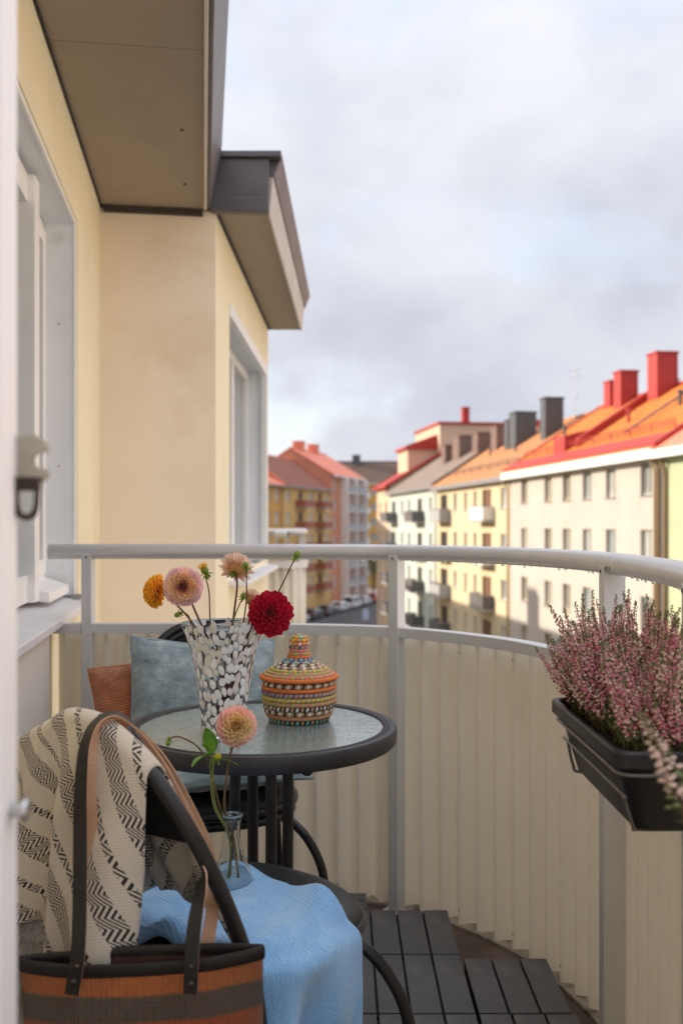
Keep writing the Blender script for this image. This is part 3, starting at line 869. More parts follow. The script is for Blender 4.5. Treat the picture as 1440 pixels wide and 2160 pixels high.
# facing wall + bay
fw = Vector((-0.603, 4.547, 0)); fe = Vector((-0.563, 7.27, 0))
MF = basis(fe, (fe - fw).normalized() * -1, Vector((fe - fw).normalized().cross(zw)), zw)
WB = (fe - fw).length
hb = (0.16, WB - .50, 0.835, 2.275)
mb = MB(); facade(mb, WB, GZ, ZS, [hb], 0.04)
mb.add([(0, 0, GZ), (0, -1.4, GZ), (0, -1.4, ZS), (0, 0, ZS)], [(0, 1, 2, 3)])
place(mb.build('bay_wall', m_wall, OWN), MF)
mb = MB(); q = [cw + yw * -.1, fw, fw + Vector((-.2, .25, 0)), cw + Vector((-.2, .3, 0))]
mb.hexa([(v.x, v.y, GZ) for v in q] + [(v.x, v.y, ZS) for v in q])
mb.build('bay_return_wall', m_wall2, OWN)
wn2 = place(MB().box(hb[0], hb[0] + .02, -.15, -.03, hb[2], hb[3] - .02).box(hb[0], hb[1], -.15, -.03, hb[3] - .02, hb[3]).build('bay_window', m_casing, OWN), MF)
a, b_, c_, d_ = hb
MB().box(a - .012, a + .06, -.03, .012, c_, d_ + .01).box(a + .06, b_ + .01, -.03, .012, d_ - .06, d_ + .01).build('casing', m_wframe, wn2, bevel=.003)
fr = MB(); fr.box(a + .02, a + .10, -.2, -.13, c_, d_ - .02).box(a + .1, b_, -.2, -.13, d_ - .1, d_ - .02).box(a + .1, b_, -.2, -.13, c_, c_ + .09).box(b_ - .08, b_, -.2, -.13, c_ + .09, d_ - .1).box(1.0, 1.09, -.2, -.13, c_ + .09, d_ - .1)
fr.build('frame', m_wframe, wn2, bevel=.004)
MB().box(a + .1, 1.0, -.172, -.162, c_ + .09, d_ - .1).build('pane', m_bay, wn2)
MB().box(1.09, b_ - .08, -.172, -.162, c_ + .09, d_ - .1).build('pane', m_bay, wn2)
MB().hexa([(a - .03, -.16, c_ - .04), (b_ + .02, -.16, c_ - .04), (b_ + .02, .09, c_ - .06), (a - .03, .09, c_ - .06), (a - .03, -.16, c_ - .002), (b_ + .02, -.16, c_ - .002), (b_ + .02, .09, c_ - .035), (a - .03, .09, c_ - .035)]).build('sill', m_sill, wn2, bevel=.004)

# near eave: soffit boards, drip edge, dark fascia
EW = 0.4825
for x0, x1 in ((0.02, 1.55), (1.554, 3.6), (3.604, 8.0)):
    place(MB().box(x0, x1, -.05, EW - .002, ZS, ZS + .02).build('soffit_board', m_soffit, OWN), MW)
place(MB().box(0, 8, .002, .010, ZS - .009, ZS - .001).build('soffit_seal', m_joint, OWN), MW)
place(MB().box(.001, .03, .016, EW - .004, ZS - .03, ZS - .001).build('soffit_gap_shade', m_joint, OWN, label='dark strip for the shadow gap where the soffit meets the facing wall'), MW)  # near-black strip stands in for the shade in the gap
place(MB().box(0.045, 8, EW, EW + .014, ZS - .012, ZS + .03).build('drip_edge', m_trim, OWN, bevel=.003), MW)
mb = MB(); mb.hexa([(.04, EW + .015, ZS - .002), (8, EW + .015, ZS - .002), (8, EW + .03, ZS - .002), (.04, EW + .03, ZS - .002), (.04, EW + .015, ZS + .28), (8, EW + .015, ZS + .28), (8, EW + .085, ZS + .28), (.04, EW + .085, ZS + .28)])
place(mb.build('fascia', m_zinc, OWN, bevel=.006), MW)
for x in (0.35, 0.93): place(MB().tube([(x, .40, ZS - .003), (x, .40, ZS)], .008, 8).build('screw', m_joint, OWN), MW)
# bay eave
OV = 0.245
mb = MB(); mb.box(-.06, WB + .0, -.05, OV, ZS, ZS + .02); place(mb.build('soffit_board', m_soffit, OWN), MF)
place(MB().box(0, WB - .01, .002, .014, ZS - .012, ZS - .001).build('soffit_seal', m_joint, OWN), MF)
place(MB().hexa([(-.06, OV + .001, ZS - .01), (WB - .02, OV + .001, ZS - .01), (WB - .02, OV + .012, ZS - .01), (-.06, OV + .012, ZS - .01), (-.06, OV + .001, ZS + .17), (WB - .02, OV + .001, ZS + .17), (WB - .02, OV + .03, ZS + .17), (-.06, OV + .03, ZS + .17)]).build('fascia', m_fascia, OWN, bevel=.003), MF)
place(MB().hexa([(-.1, OV - .02, ZS + .172), (WB - .02, OV - .02, ZS + .172), (WB - .02, OV + .035, ZS + .172), (-.1, OV + .035, ZS + .172), (-.1, OV - .02, ZS + .275), (WB - .02, OV - .02, ZS + .275), (WB - .02, OV + .075, ZS + .275), (-.1, OV + .075, ZS + .275)]).build('gutter', m_zinc, OWN, bevel=.006), MF)
# its end sheet facing the camera, with a folded lower edge and a lip on top
o_ = cw + yw * (EW + .03) + xw * .03; e_ = fw + (Vector((fe - fw).normalized().cross(zw))) * (OV + .012) + Vector((0, -.03, 0))
def sheet(z0, z1, t0, t1, m, name, ext=0.0):
    d = (e_ - o_).normalized(); nn = Vector((d.y, -d.x, 0)); e2 = e_ + d * ext
    q = [o_ + nn * t1, e2 + nn * t1, e2 + nn * t0, o_ + nn * t0]
    return MB().hexa([(v.x, v.y, z0) for v in q] + [(v.x, v.y, z1) for v in q]).build(name, m, OWN, bevel=.004)
sheet(ZS - .012, ZS + .06, -.05, .004, m_zinc, 'eave_end_fold')
sheet(ZS + .061, ZS + .245, -.05, -.008, m_zinc, 'eave_end_sheet')
sheet(ZS + .246, ZS + .275, -.05, .012, m_zinc, 'eave_end_lip', .06)
q = [cw - yw * .2, o_, e_, fe + Vector((OV, 0, 0)), fe + Vector((-1, 0, 0))]
MB().add([(v.x, v.y, ZS + .278) for v in q], [tuple(range(5))]).build('bay_roof', m_zinc, OWN)

# ================================================================== DOOR LEAF (left edge, close to the camera)
m_door = mat('white door paint', (0.93, 0.93, 0.94), 0.35, var=0.02, vscale=3)
m_brass = mat('aged brass', (0.46, 0.43, 0.35), 0.35, metal=0.9, var=0.2, vscale=40)
m_dkmetal = mat('dark bronze metal', (0.06, 0.045, 0.035), 0.4, metal=0.6)
m_steel = mat('brushed steel', (0.55, 0.55, 0.55), 0.3, metal=0.9)
DOOR = thing('balcony_door', 'white balcony door leaf standing open at the left edge', 'door', (-0.272, 0.80, 0.02))
MB().box(-.055, 0, -.70, 0, 0, 2.06).build('leaf', m_door, DOOR, bevel=.004)
MB().box(.0005, .006, -.058, -.03, .01, 2.05).build('edge_bead', m_door, DOOR, bevel=.002)
MB().box(.0005, .010, -.70, -.095, .01, 2.05).build('raised_panel', m_door, DOOR, bevel=.004)
# latch: plate with a hook mouth, folding loop under it
p = MB()
def outline(pts, th, y0=0.0):
    n = len(pts)
    b = MB(); b.add([(x, y0, z) for x, z in pts] + [(x, y0 + th, z) for x, z in pts], [tuple(range(n)), tuple(reversed(range(n, 2 * n)))] + [(i, (i + 1) % n, (i + 1) % n + n, i + n) for i in range(n)])
    return b
LZ = 1.145
b = outline([(.0, .013), (.022, .013), (.030, .006), (.0305, .002), (.024, .001), (.0185, -.002), (.017, -.007), (.0185, -.012), (.024, -.0145), (.0305, -.0155), (.0305, -.020), (.025, -.024), (.0, -.024)], .006, -.004)
b.build('latch_plate', m_brass, DOOR, bevel=.0012, loc=(-.006, 0, LZ + .008))
b = MB(); b.tube(smooth_path([(.006, 0, -.022), (.006, 0, -.038), (.0085, 0, -.0475), (.0145, 0, -.0505), (.0205, 0, -.0475), (.023, 0, -.038), (.023, 0, -.022)], 4), .0028, 8)
b.box(.003, .026, -.003, .003, -.0285, -.017)
b.build('latch_loop', m_dkmetal, DOOR, loc=(-.006, -.006, LZ + .004), smooth=False)
b = MB(); b.tube([(0, 0, 0), (.010, 0, 0), (.011, 0, 0), (.014, 0, 0)], [.006, .006, .0095, .008], 14)
b.build('stop_pin', m_steel, DOOR, smooth=True, loc=(.006, -.035, .862), angle=35)

# ================================================================== BALCONY FLOOR
m_slabc = mat('damp balcony slab', (0.16, 0.115, 0.085), 0.8, var=0.3, vscale=6, bump=0.2, bscale=80, dirt=((0.07, 0.055, 0.045), 5, 0.45, 0.7))
m_slat = mat('dark grey deck plastic', (0.105, 0.106, 0.112), 0.5, var=0.25, vscale=7, bump=0.05, bscale=160, dirt=((0.17, 0.165, 0.16), 7, 0.52, 0.72))
m_slatb = mat('deck tile grid', (0.015, 0.015, 0.016), 0.7)
PLAN = [(-1.02, 3.0), (-.80, 3.0), (-.45, 3.0), (-.12, 2.975), (.08, 2.93), (.20, 2.868), (.30, 2.785), (.39, 2.685), (.475, 2.56), (.54, 2.405), (.585, 2.23), (.603, 2.05), (.603, 1.87), (.585, 1.65), (.54, 1.35), (.47, .9), (.40, .4), (.34, -.1)]
plan = smooth_path([(x, y, 0) for x, y in PLAN], 10)
def plan_pt(s):                                              # point + inward normal at arc length s
    return None
acc = [0.0]
for i in range(1, len(plan)): acc.append(acc[-1] + (plan[i] - plan[i - 1]).length)
def along(s):
    s = max(0, min(acc[-1] - 1e-6, s))
    import bisect
    i = min(len(plan) - 2, max(0, bisect.bisect_right(acc, s) - 1))
    t = (s - acc[i]) / (acc[i + 1] - acc[i])
    p = plan[i].lerp(plan[i + 1], t)
    i0, i1 = max(0, i - 3), min(len(plan) - 1, i + 4)
    d = (plan[i1] - plan[i0]).normalized()
    return p, d, Vector((d.y, -d.x, 0))                      # point, tangent, inward normal (towards the deck)
def s_of_px(px):
    best = min(range(len(plan) - 40), key=lambda i: abs(CX + F * plan[i].x / plan[i].y - px))
    return acc[best]
SL = thing('balcony_floor', None, None, (0, 0, 0), kind='structure')
mb = MB(); q = [p + n_ * -.06 for p, d, n_ in (along(acc[-1] * k / 60) for k in range(61))] + [Vector((-.5, -.1, 0)), Vector((-1.05, 3.0, 0))]
n = len(q)
mb.add([(v.x, v.y, -.07) for v in q] + [(v.x, v.y, -.25) for v in q], [tuple(range(n)), tuple(reversed(range(n, 2 * n)))] + [(i, (i + 1) % n, (i + 1) % n + n, i + n) for i in range(n)])
mb.build('slab', m_slabc, SL)
# click-together deck tiles, each of four slats
slat_me = {}
def slat(w_, l_):
    k = (round(w_, 4), round(l_, 4))
    if k not in slat_me: slat_me[k] = MB().box(0, w_, 0, l_, -.012, 0).mesh('slat', m_slat)
    return slat_me[k]
def deck_tile(x0, x1, y0, y1, along_y=True, n=4, cut=0.0):
    o = MB().box(x0 + .004, x1 - .004, y0 + .004, y1 - .004, -.035, -.0122).build('deck_tile', m_slatb, SL)
    if along_y:
        st = (x1 - x0) / n
        for k in range(n):
            q = inst('slat', slat(st - .0055, y1 - y0 - .004), o, loc=(x0 + k * st + .00275, y0 + .002, random.uniform(-.0006, .0006)))
            v = q.modifiers.new('bevel', 'BEVEL'); v.width = .0018; v.segments = 2
    else:
        st = (y1 - y0) / n
        for k in range(n):
            q = inst('slat', slat(x1 - x0 - .004, st - .0055), o, loc=(x0 + .002, y0 + k * st + .00275, random.uniform(-.0006, .0006)))
            v = q.modifiers.new('bevel', 'BEVEL'); v.width = .0018; v.segments = 2
for j, (y0, y1) in enumerate(((2.455, 2.735), (2.158, 2.452), (1.86, 2.155), (1.56, 1.857))):
    for k in range(4): deck_tile(.007 - .3 * (k + 1) , .307 - .3 * (k + 1), y0, y1)
    deck_tile(.007, .307, y0, y1)
    if j == 1: deck_tile(.31, .526, y0, 2.43, True, 3)
    if j > 1: deck_tile(.31, .536, y0, y1, True, 3)
for k in range(1, 4): deck_tile(.075 - .3 * k, .375 - .3 * k - .303 * 0, 2.74, 2.862, False, 2)

# ================================================================== RAILING
m_rail = mat('grey powder coated tube', (0.67, 0.67, 0.665), 0.33, var=0.06, vscale=9, metal=0.25, dirt=((0.58, 0.56, 0.54), 9, 0.58, 0.8))
m_post = mat('grey post paint', (0.69, 0.695, 0.695), 0.42, var=0.05, vscale=7, metal=0.1, dirt=((0.60, 0.57, 0.52), 4, 0.6, 0.85))
def corr_mat():
    m = mat('beige corrugated sheet', (0.88, 0.845, 0.745), 0.5, var=0.03, vscale=3, dirt=((0.66, 0.58, 0.46), 2.4, 0.56, 0.92), stretch=(2, 2, .5))
    # translucency added to brighten the screen with some of the daylight outside
    t = m.node_tree; p = t.nodes['Principled BSDF']; o_ = t.nodes['Material Output']
    tr = t.nodes.new('ShaderNodeBsdfTranslucent'); tr.inputs['Color'].default_value = (.80, .72, .58, 1)
    mx = t.nodes.new('ShaderNodeMixShader'); mx.inputs['Fac'].default_value = .14
    t.links.new(p.outputs[0], mx.inputs[1]); t.links.new(tr.outputs[0], mx.inputs[2]); t.links.new(mx.outputs[0], o_.inputs['Surface'])
    return m
m_corr = corr_mat()
m_drop = mat('water drop', (0.95, 0.97, 1.0), 0.02, trans=1.0, ior=1.33, var=0)
RA = thing('balcony_railing', 'grey tubular railing with beige corrugated screen curving round the balcony', 'railing', (0, 0, 0))
RZ, RR = EYE - .0875, .02415
s0 = s_of_px(104); sj = s_of_px(1303); 
s3 = s_of_px(1290); s2 = s_of_px(835); s1 = s_of_px(189)
def rail_piece(sa, sb, n):
    return [tuple(Vector((0, 0, RZ)) + along(sa + (sb - sa) * k / n)[0]) for k in range(n + 1)]
mb = MB(); mb.tube(rail_piece(s0, sj - .0012, 90), RR, 28); mb.build('handrail', m_rail, RA, smooth=True, angle=50)
mb = MB(); mb.tube(rail_piece(sj + .0012, acc[-1] - .02, 60), RR, 28); mb.build('handrail', m_rail, RA, smooth=True, angle=50)
mb = MB(); mb.tube(rail_piece(sj - .0013, sj + .0013, 2), RR - .002, 24); mb.build('rail_joint', m_joint, RA)
for ds in (-.010, .010):
    p, d, nn = along(sj + ds); dr = (nn * .93 + Vector((0, 0, -.36))).normalized()
    c = p + Vector((0, 0, RZ)) + dr * (RR - .0008)
    b = MB(); b.tube([tuple(c - dr * .002), tuple(c + dr * .001)], .0038, 8); b.build('screw', m_joint, RA)
# end cap at the wall
p, d, nn = along(s0); c = p + Vector((0, 0, RZ))
b = MB(); b.tube([tuple(c - d * .004), tuple(c - d * .0005)], RR + .0015, 24); b.build('end_cap', m_post, RA)
# water drops hanging under the tube
b = MB(); rnd = random.Random(4)
s = s_of_px(745)
while s < acc[-1] - 1.4:
    p, d, nn = along(s)
    r_ = rnd.uniform(.0012, .0042) * rnd.choice((1, 1, .6)); c = p + Vector((0, 0, RZ - RR - r_ * .35)) + nn * rnd.uniform(-.003, .003)
    b.lathe([(0.0002, r_), (r_ * .75, r_ * .55), (r_, -.1 * r_), (r_ * .7, -.8 * r_), (.0002, -1.1 * r_)], 8, c.x, c.y, c.z)
    s += rnd.choice((rnd.uniform(.008, .014), rnd.uniform(.012, .05)))
b.build('water_drops', m_drop, RA, smooth=True, kind='stuff')

PW, PD = .032, .050
posts = [s1, s2, s3, s3 + .62, s3 + 1.25]
def post(s):
    p, d, nn = along(s)
    c = p + nn * .0
    b = MB(); M = basis((c.x, c.y, 0), d, nn, zw)
    b.box(-PW / 2, PW / 2, -PD / 2, PD / 2, -.07, RZ - RR + .008, M=M)
    o = b.build('post', m_post, RA, bevel=.002)
    b = MB(); b.box(-PW / 2 + .002, PW / 2 - .002, PD / 2 - .004, PD / 2 + .0015, RZ - RR + .001, RZ - RR + .017, M=M); b.build('rail_clamp', m_post, o, bevel=.001)
    b = MB(); cc = c + nn * (PD / 2 + .0016) + Vector((0, 0, RZ - RR + .007)); b.tube([tuple(cc), tuple(cc + nn * .0012)], .0036, 10); b.build('screw', m_joint, o)
    b = MB(); b.box(-PW / 2 - .02, PW / 2 + .02, -PD / 2 - .01, PD / 2 + .01, -.0695, -.062, M=M); b.build('foot_plate', m_post, o)
for s in posts: post(s)
# mid rail pieces between the posts, and corrugated sheets below them
ends = [s0 + .004] + posts + [acc[-1] - .05]
MZ0, MZ1 = .768, .799
for i in range(len(ends) - 1):
    sa = ends[i] + (PW / 2 if i else 0) + .001; sb = ends[i + 1] - (PW / 2 if i < len(ends) - 2 else 0) - .001
    n = max(3, int((sb - sa) / .025)); vs, fs = [], []
    for k in range(n + 1):
        p, d, nn = along(sa + (sb - sa) * k / n)
        for off, z in ((.0215, MZ0), (.0215, MZ1), (-.022, MZ1), (-.022, MZ0)):
            q = p + nn * off; vs.append((q.x, q.y, z))
    for k in range(n):
        for e in range(4): fs.append((k * 4 + e, k * 4 + (e + 1) % 4, (k + 1) * 4 + (e + 1) % 4, (k + 1) * 4 + e))
    fs += [(0, 1, 2, 3), (n * 4 + 3, n * 4 + 2, n * 4 + 1, n * 4)]
    MB().add(vs, fs).build('mid_rail', m_post, RA, bevel=.0018)
PITCH = .067
def sheet_off(s):
    t = (s / PITCH) % 1.0
    c_ = math.cos(2 * math.pi * t)
    return .0185 * (c_ if c_ > 0 else c_ * (1 - .10 * c_)) - .002
for i in range(len(ends) - 1):
    sa, sb = ends[i] + .002, ends[i + 1] - .002
    n = max(6, int((sb - sa) / .0023)); vs, fs = [], []
    zl = (-.0598, .2, .5, MZ0 - .0005)
    for k in range(n + 1):
        s = sa + (sb - sa) * k / n
        p, d, nn = along(s); q = p + nn * (-.044 + sheet_off(s))
        for z in zl: vs.append((q.x, q.y, z))
    L4 = len(zl)
    for k in range(n):
        for e in range(L4 - 1): fs.append((k * L4 + e, k * L4 + e + 1, (k + 1) * L4 + e + 1, (k + 1) * L4 + e))
    MB().add(vs, fs).build('corrugated_sheet', m_corr, RA, smooth=True)
# screws holding the sheets, in the grooves under the mid rail and near the slab
m_screw = mat('dull screw', (.52, .47, .39), .5, metal=.2)
sm = MB().tube([(0, 0, 0), (0, .0012, 0), (0, .0026, 0)], [.0036, .0033, .0015], 10).mesh('screw', m_screw, True)
k0 = int(ends[0] / PITCH) + 1
for k in range(k0, int((s3 + .4) / PITCH)):
    s = (k) * PITCH
    if k % 3 or any(abs(s - q) < .03 for q in ends): continue
    p, d, nn = along(s); q = p + nn * (-.044 + sheet_off(s) + .0002)
    for z in (.735, -.02): inst('screw', sm, RA, basis((q.x, q.y, z), d, nn, zw))
# low edging strip where the sheet meets the slab
vs, fs = [], []; n = 120
for k in range(n + 1):
    p, d, nn = along(s0 + (acc[-1] - s0) * k / n)
    for off, z in ((-.016, -.0695), (-.016, -.060), (-.085, -.060), (-.085, -.0695)):
        q = p + nn * off; vs.append((q.x, q.y, z))
for k in range(n):
    for e in range(4): fs.append((k * 4 + e, k * 4 + (e + 1) % 4, (k + 1) * 4 + (e + 1) % 4, (k + 1) * 4 + e))
MB().add(vs, fs).build('edging_strip', mat('weathered edging', (0.40, 0.35, 0.28), 0.8, var=.3, vscale=20, dirt=((0.10, 0.085, 0.07), 14, .5, .65)), RA)

# ================================================================== NEIGHBOURING BALCONY (beyond the bay)
NB = thing('neighbouring_balcony', 'neighbouring balcony with grey rail and cream corrugated screen beyond the bay', 'balcony', (0, 0, 0))
npath = smooth_path([(-1.6, 7.95, 0), (-.9, 7.95, 0), (-.50, 7.95, 0), (-.37, 7.99, 0), (-.325, 8.12, 0), (-.34, 8.5, 0), (-.45, 9.3, 0)], 8)
b = MB(); b.tube([(p.x, p.y, RZ + .02) for p in npath], .028, 14); b.build('handrail', m_rail, NB, smooth=True)
b = MB(); b.tube([(-.55, 7.88, RZ - .0), (-.44, 7.86, RZ - .0)], .030, 16, caps=False); b.tube([(-.55, 7.88, RZ), (-.442, 7.861, RZ)], .024, 12, mi=1); b.build('rail_end', [m_rail, m_joint], NB)  # dark plug stands in for the shade inside the open tube
vs, fs = [], []; n = len(npath)
for k, p in enumerate(npath):
    for off, z in ((-.02, .74), (-.02, .80), (.03, .80), (.03, .74)):
        vs.append((p.x + off, p.y + off, z))
for k in range(n - 1):
    for e in range(4): fs.append((k * 4 + e, k * 4 + (e + 1) % 4, (k + 1) * 4 + (e + 1) % 4, (k + 1) * 4 + e))
MB().add(vs, fs).build('mid_rail', m_post, NB)
b = MB(); fine = smooth_path(npath, 10); vs, fs = [], []; s = 0
for k, p in enumerate(fine):
    if k: s += (p - fine[k - 1]).length
    d = (fine[min(k + 1, len(fine) - 1)] - fine[max(0, k - 1)]).normalized(); q = p + Vector((d.y, -d.x, 0)) * .010 * math.cos(2 * math.pi * s / .075)
    vs += [(q.x, q.y, -.2), (q.x, q.y, .74)]
for k in range(len(fine) - 1): fs.append((2 * k, 2 * k + 1, 2 * k + 3, 2 * k + 2))
MB().add(vs, fs).build('corrugated_sheet', mat('cream corrugated sheet', (0.70, 0.64, 0.52), 0.55, var=.05, vscale=2), NB, smooth=True, solid=.002)
for x, y in ((-.70, 7.95), (-.34, 8.3)): MB().box(x - .03, x + .03, y - .02, y + .02, -.2, RZ).build('post', m_post, NB)
MB().box(-2.0, -.36, 8.0, 9.4, -.35, -.2).build('floor_slab', m_slab, NB)

# ================================================================== CHAIRS
m_black = mat('black powder coated steel', (0.022, 0.022, 0.024), 0.32, var=0.15, vscale=20, coat=0.2)
m_seat = mat('black moulded seat', (0.030, 0.030, 0.032), 0.42, var=0.2, vscale=14, bump=0.06, bscale=300)
m_mesh = mat('black woven back', (0.014, 0.014, 0.015), 0.8, var=0.3, vscale=200)
HWID, NEXP, YB, YT, ZB, ZT = .21, 2.12, .17, .32, .42, .815
def arch(t):                       # t in 0..pi, right foot -> top -> left foot, chair-local (y forward)
    c, s = math.cos(t), math.sin(t)
    x = HWID * math.copysign(abs(c) ** (2 / NEXP), c); k = abs(s) ** (2 / NEXP)
    return Vector((x, -(YB + (YT - YB) * k), ZB + (ZT - ZB) * k))
def chair(label, loc, rz):
    o = thing('bistro_chair', label, 'chair', loc, rz, 'black bistro chairs')
    # seat: rounded shell with a waterfall edge
    def seat_pt(u, v):
        a = 2 * math.pi * u; n_ = 2.6
        c, s = math.cos(a), math.sin(a)
        k = (abs(c) ** n_ + abs(s) ** n_) ** (-1 / n_)
        r = v * .215
        x, y = r * k * c, r * k * s
        z = .448 - .010 * (1 - (v ** 2)) - .035 * max(0, (v - .72) / .28) ** 2.2
        return (x, y * .98 + .01, z)
    b = MB(); b.grid(seat_pt, 48, 16); b.build('seat', m_seat, o, smooth=True, solid=.006)
    for z, rr, name in ((.404, .212, 'seat_ring'), (.379, .206, 'seat_ring')):
        b = MB(); pts = []
        for k in range(44):
            a = 2 * math.pi * k / 44; n_ = 2.6; c, s = math.cos(a), math.sin(a); q = (abs(c) ** n_ + abs(s) ** n_) ** (-1 / n_) * rr
            pts.append((q * c, q * s * .98 + .01, z))
        b.tube(pts, .0115, 10, closed=True); b.build(name, m_black, o, smooth=True)
    # back frame: double arch
    pts = [arch(math.pi * k / 48) for k in range(49)]
    foot = lambda sx: [Vector((sx * .21, -.155, .30)), Vector((sx * .212, -.163, .37))]
    b = MB(); b.tube(foot(1) + pts + foot(-1)[::-1], .0122, 12); b.build('back_frame', m_black, o, smooth=True)
    inner = [Vector((p.x * .90, p.y + .012, ZB + (p.z - ZB) * .955)) for p in pts]
    b = MB(); b.tube(inner, .0075, 8); b.build('back_frame', m_black, o, smooth=True)
    # woven back panel, upper part of the arch
    def panel(u, v):
        t0 = math.asin(min(1, ((.645 + .167 * v - ZB) / (ZT - ZB)) ** (NEXP / 2)))
        p = arch(t0); x = p.x * .985 * (2 * u - 1)
        return (x, p.y + .006 - .012 * (1 - (2 * u - 1) ** 2), p.z)
    b = MB(); b.grid(panel, 16, 14); b.build('back_panel', m_mesh, o, smooth=True, solid=.004)
    # legs
    for sx in (-1, 1):
        b = MB(); b.tube(smooth_path([(sx * .13, .12, .380), (sx * .185, .15, .355), (sx * .225, .17, .31), (sx * .255, .185, .24), (sx * .262, .19, .15), (sx * .265, .19, .012)], 6), .0115, 10)
        lg = b.build('leg', m_black, o, smooth=True)
        MB().tube([(sx * .265, .19, 0), (sx * .265, .19, .016)], .0145, 10).build('foot_cap', m_seat, lg)
        b = MB(); b.tube(smooth_path([(sx * .21, -.155, .31), (sx * .215, -.16, .22), (sx * .235, -.20, .012)], 6), .0115, 10)
        lg = b.build('leg', m_black, o, smooth=True)
        MB().tube([(sx * .235, -.20, 0), (sx * .235, -.20, .016)], .0145, 10).build('foot_cap', m_seat, lg)
        b = MB(); b.tube([(sx * .262, .19, .13), (sx * .222, -.18, .13)], .008, 8); b.build('stretcher', m_black, o)
    return o
NEAR_LOC, NEAR_RZ = Vector((-.199, 1.686, 0)), -R(36.2)
near = chair('black bistro chair in front, draped with a patterned blanket and carrying the bag', NEAR_LOC, NEAR_RZ)
FAR_LOC, FAR_RZ = Vector((-.345, 2.50, 0)), R(180 + 16)
far = chair('black bistro chair with cushions behind the table by the screen', FAR_LOC, FAR_RZ)
MN = Matrix.Translation(NEAR_LOC) @ Matrix.Rotation(NEAR_RZ, 4, 'Z')
MFc = Matrix.Translation(FAR_LOC) @ Matrix.Rotation(FAR_RZ, 4, 'Z')

# ================================================================== CUSHIONS
def uvmat(name, build, rough=0.9, sheen=0.3):
    m = bpy.data.materials.new(name); m.use_nodes = True
    t = m.node_tree; p = t.nodes['Principled BSDF']; p.inputs['Roughness'].default_value = rough; p.inputs['Sheen Weight'].default_value = sheen
    p.inputs['Specular IOR Level'].default_value = 0.25
    uvn = t.nodes.new('ShaderNodeUVMap'); sp = t.nodes.new('ShaderNodeSeparateXYZ'); t.links.new(uvn.outputs['UV'], sp.inputs[0])
    build(t, p, Nd(t, sp.outputs[0]), Nd(t, sp.outputs[1]), uvn.outputs['UV'])
    return m
def ramp(t, fac, stops):
    r = t.nodes.new('ShaderNodeValToRGB'); e = r.color_ramp.elements
    while len(e) > 1: e.remove(e[-1])
    e[0].position, e[0].color = stops[0][0], stops[0][1] + (1,)
    for pz, c in stops[1:]:
        x = e.new(pz); x.color = c + (1,)
    t.links.new(fac, r.inputs['Fac']); return r.outputs['Color']
def bump_(t, p, h, strength, dist):
    b = t.nodes.new('ShaderNodeBump'); b.inputs['Strength'].default_value = strength; b.inputs['Distance'].default_value = dist
    t.links.new(h, b.inputs['Height']); t.links.new(b.outputs['Normal'], p.inputs['Normal'])
def noise_(t, vec, sc, det=5, rough=.6, stretch=None):
    n = t.nodes.new('ShaderNodeTexNoise'); n.inputs['Scale'].default_value = sc; n.inputs['Detail'].default_value = det; n.inputs['Roughness'].default_value = rough
    if stretch:
        mpn = t.nodes.new('ShaderNodeMapping'); mpn.inputs['Scale'].default_value = stretch; t.links.new(vec, mpn.inputs['Vector']); vec = mpn.outputs['Vector']
    t.links.new(vec, n.inputs['Vector']); return n.outputs['Fac']
def velvet(t, p, u, v, uv):
    n = noise_(t, uv, 7, 6, .62)
    t.links.new(ramp(t, n, [(.30, (.15, .215, .235)), (.52, (.27, .35, .375)), (.72, (.46, .54, .56))]), p.inputs['Base Color'])
    bump_(t, p, noise_(t, uv, 9, 4), .5, .02)
m_velvet = uvmat('teal grey velvet', velvet, .75, .6)
def cord(t, p, u, v, uv):
    n = noise_(t, uv, 12, 4)
    t.links.new(ramp(t, n, [(.3, (.40, .125, .05)), (.7, (.60, .21, .085))]), p.inputs['Base Color'])
    s = (v * 46.0).frac(); tri = (s - .5).abs()
    bump_(t, p, tri.s, .7, .012)
m_cord = uvmat('rust corduroy', cord, .85, .4)

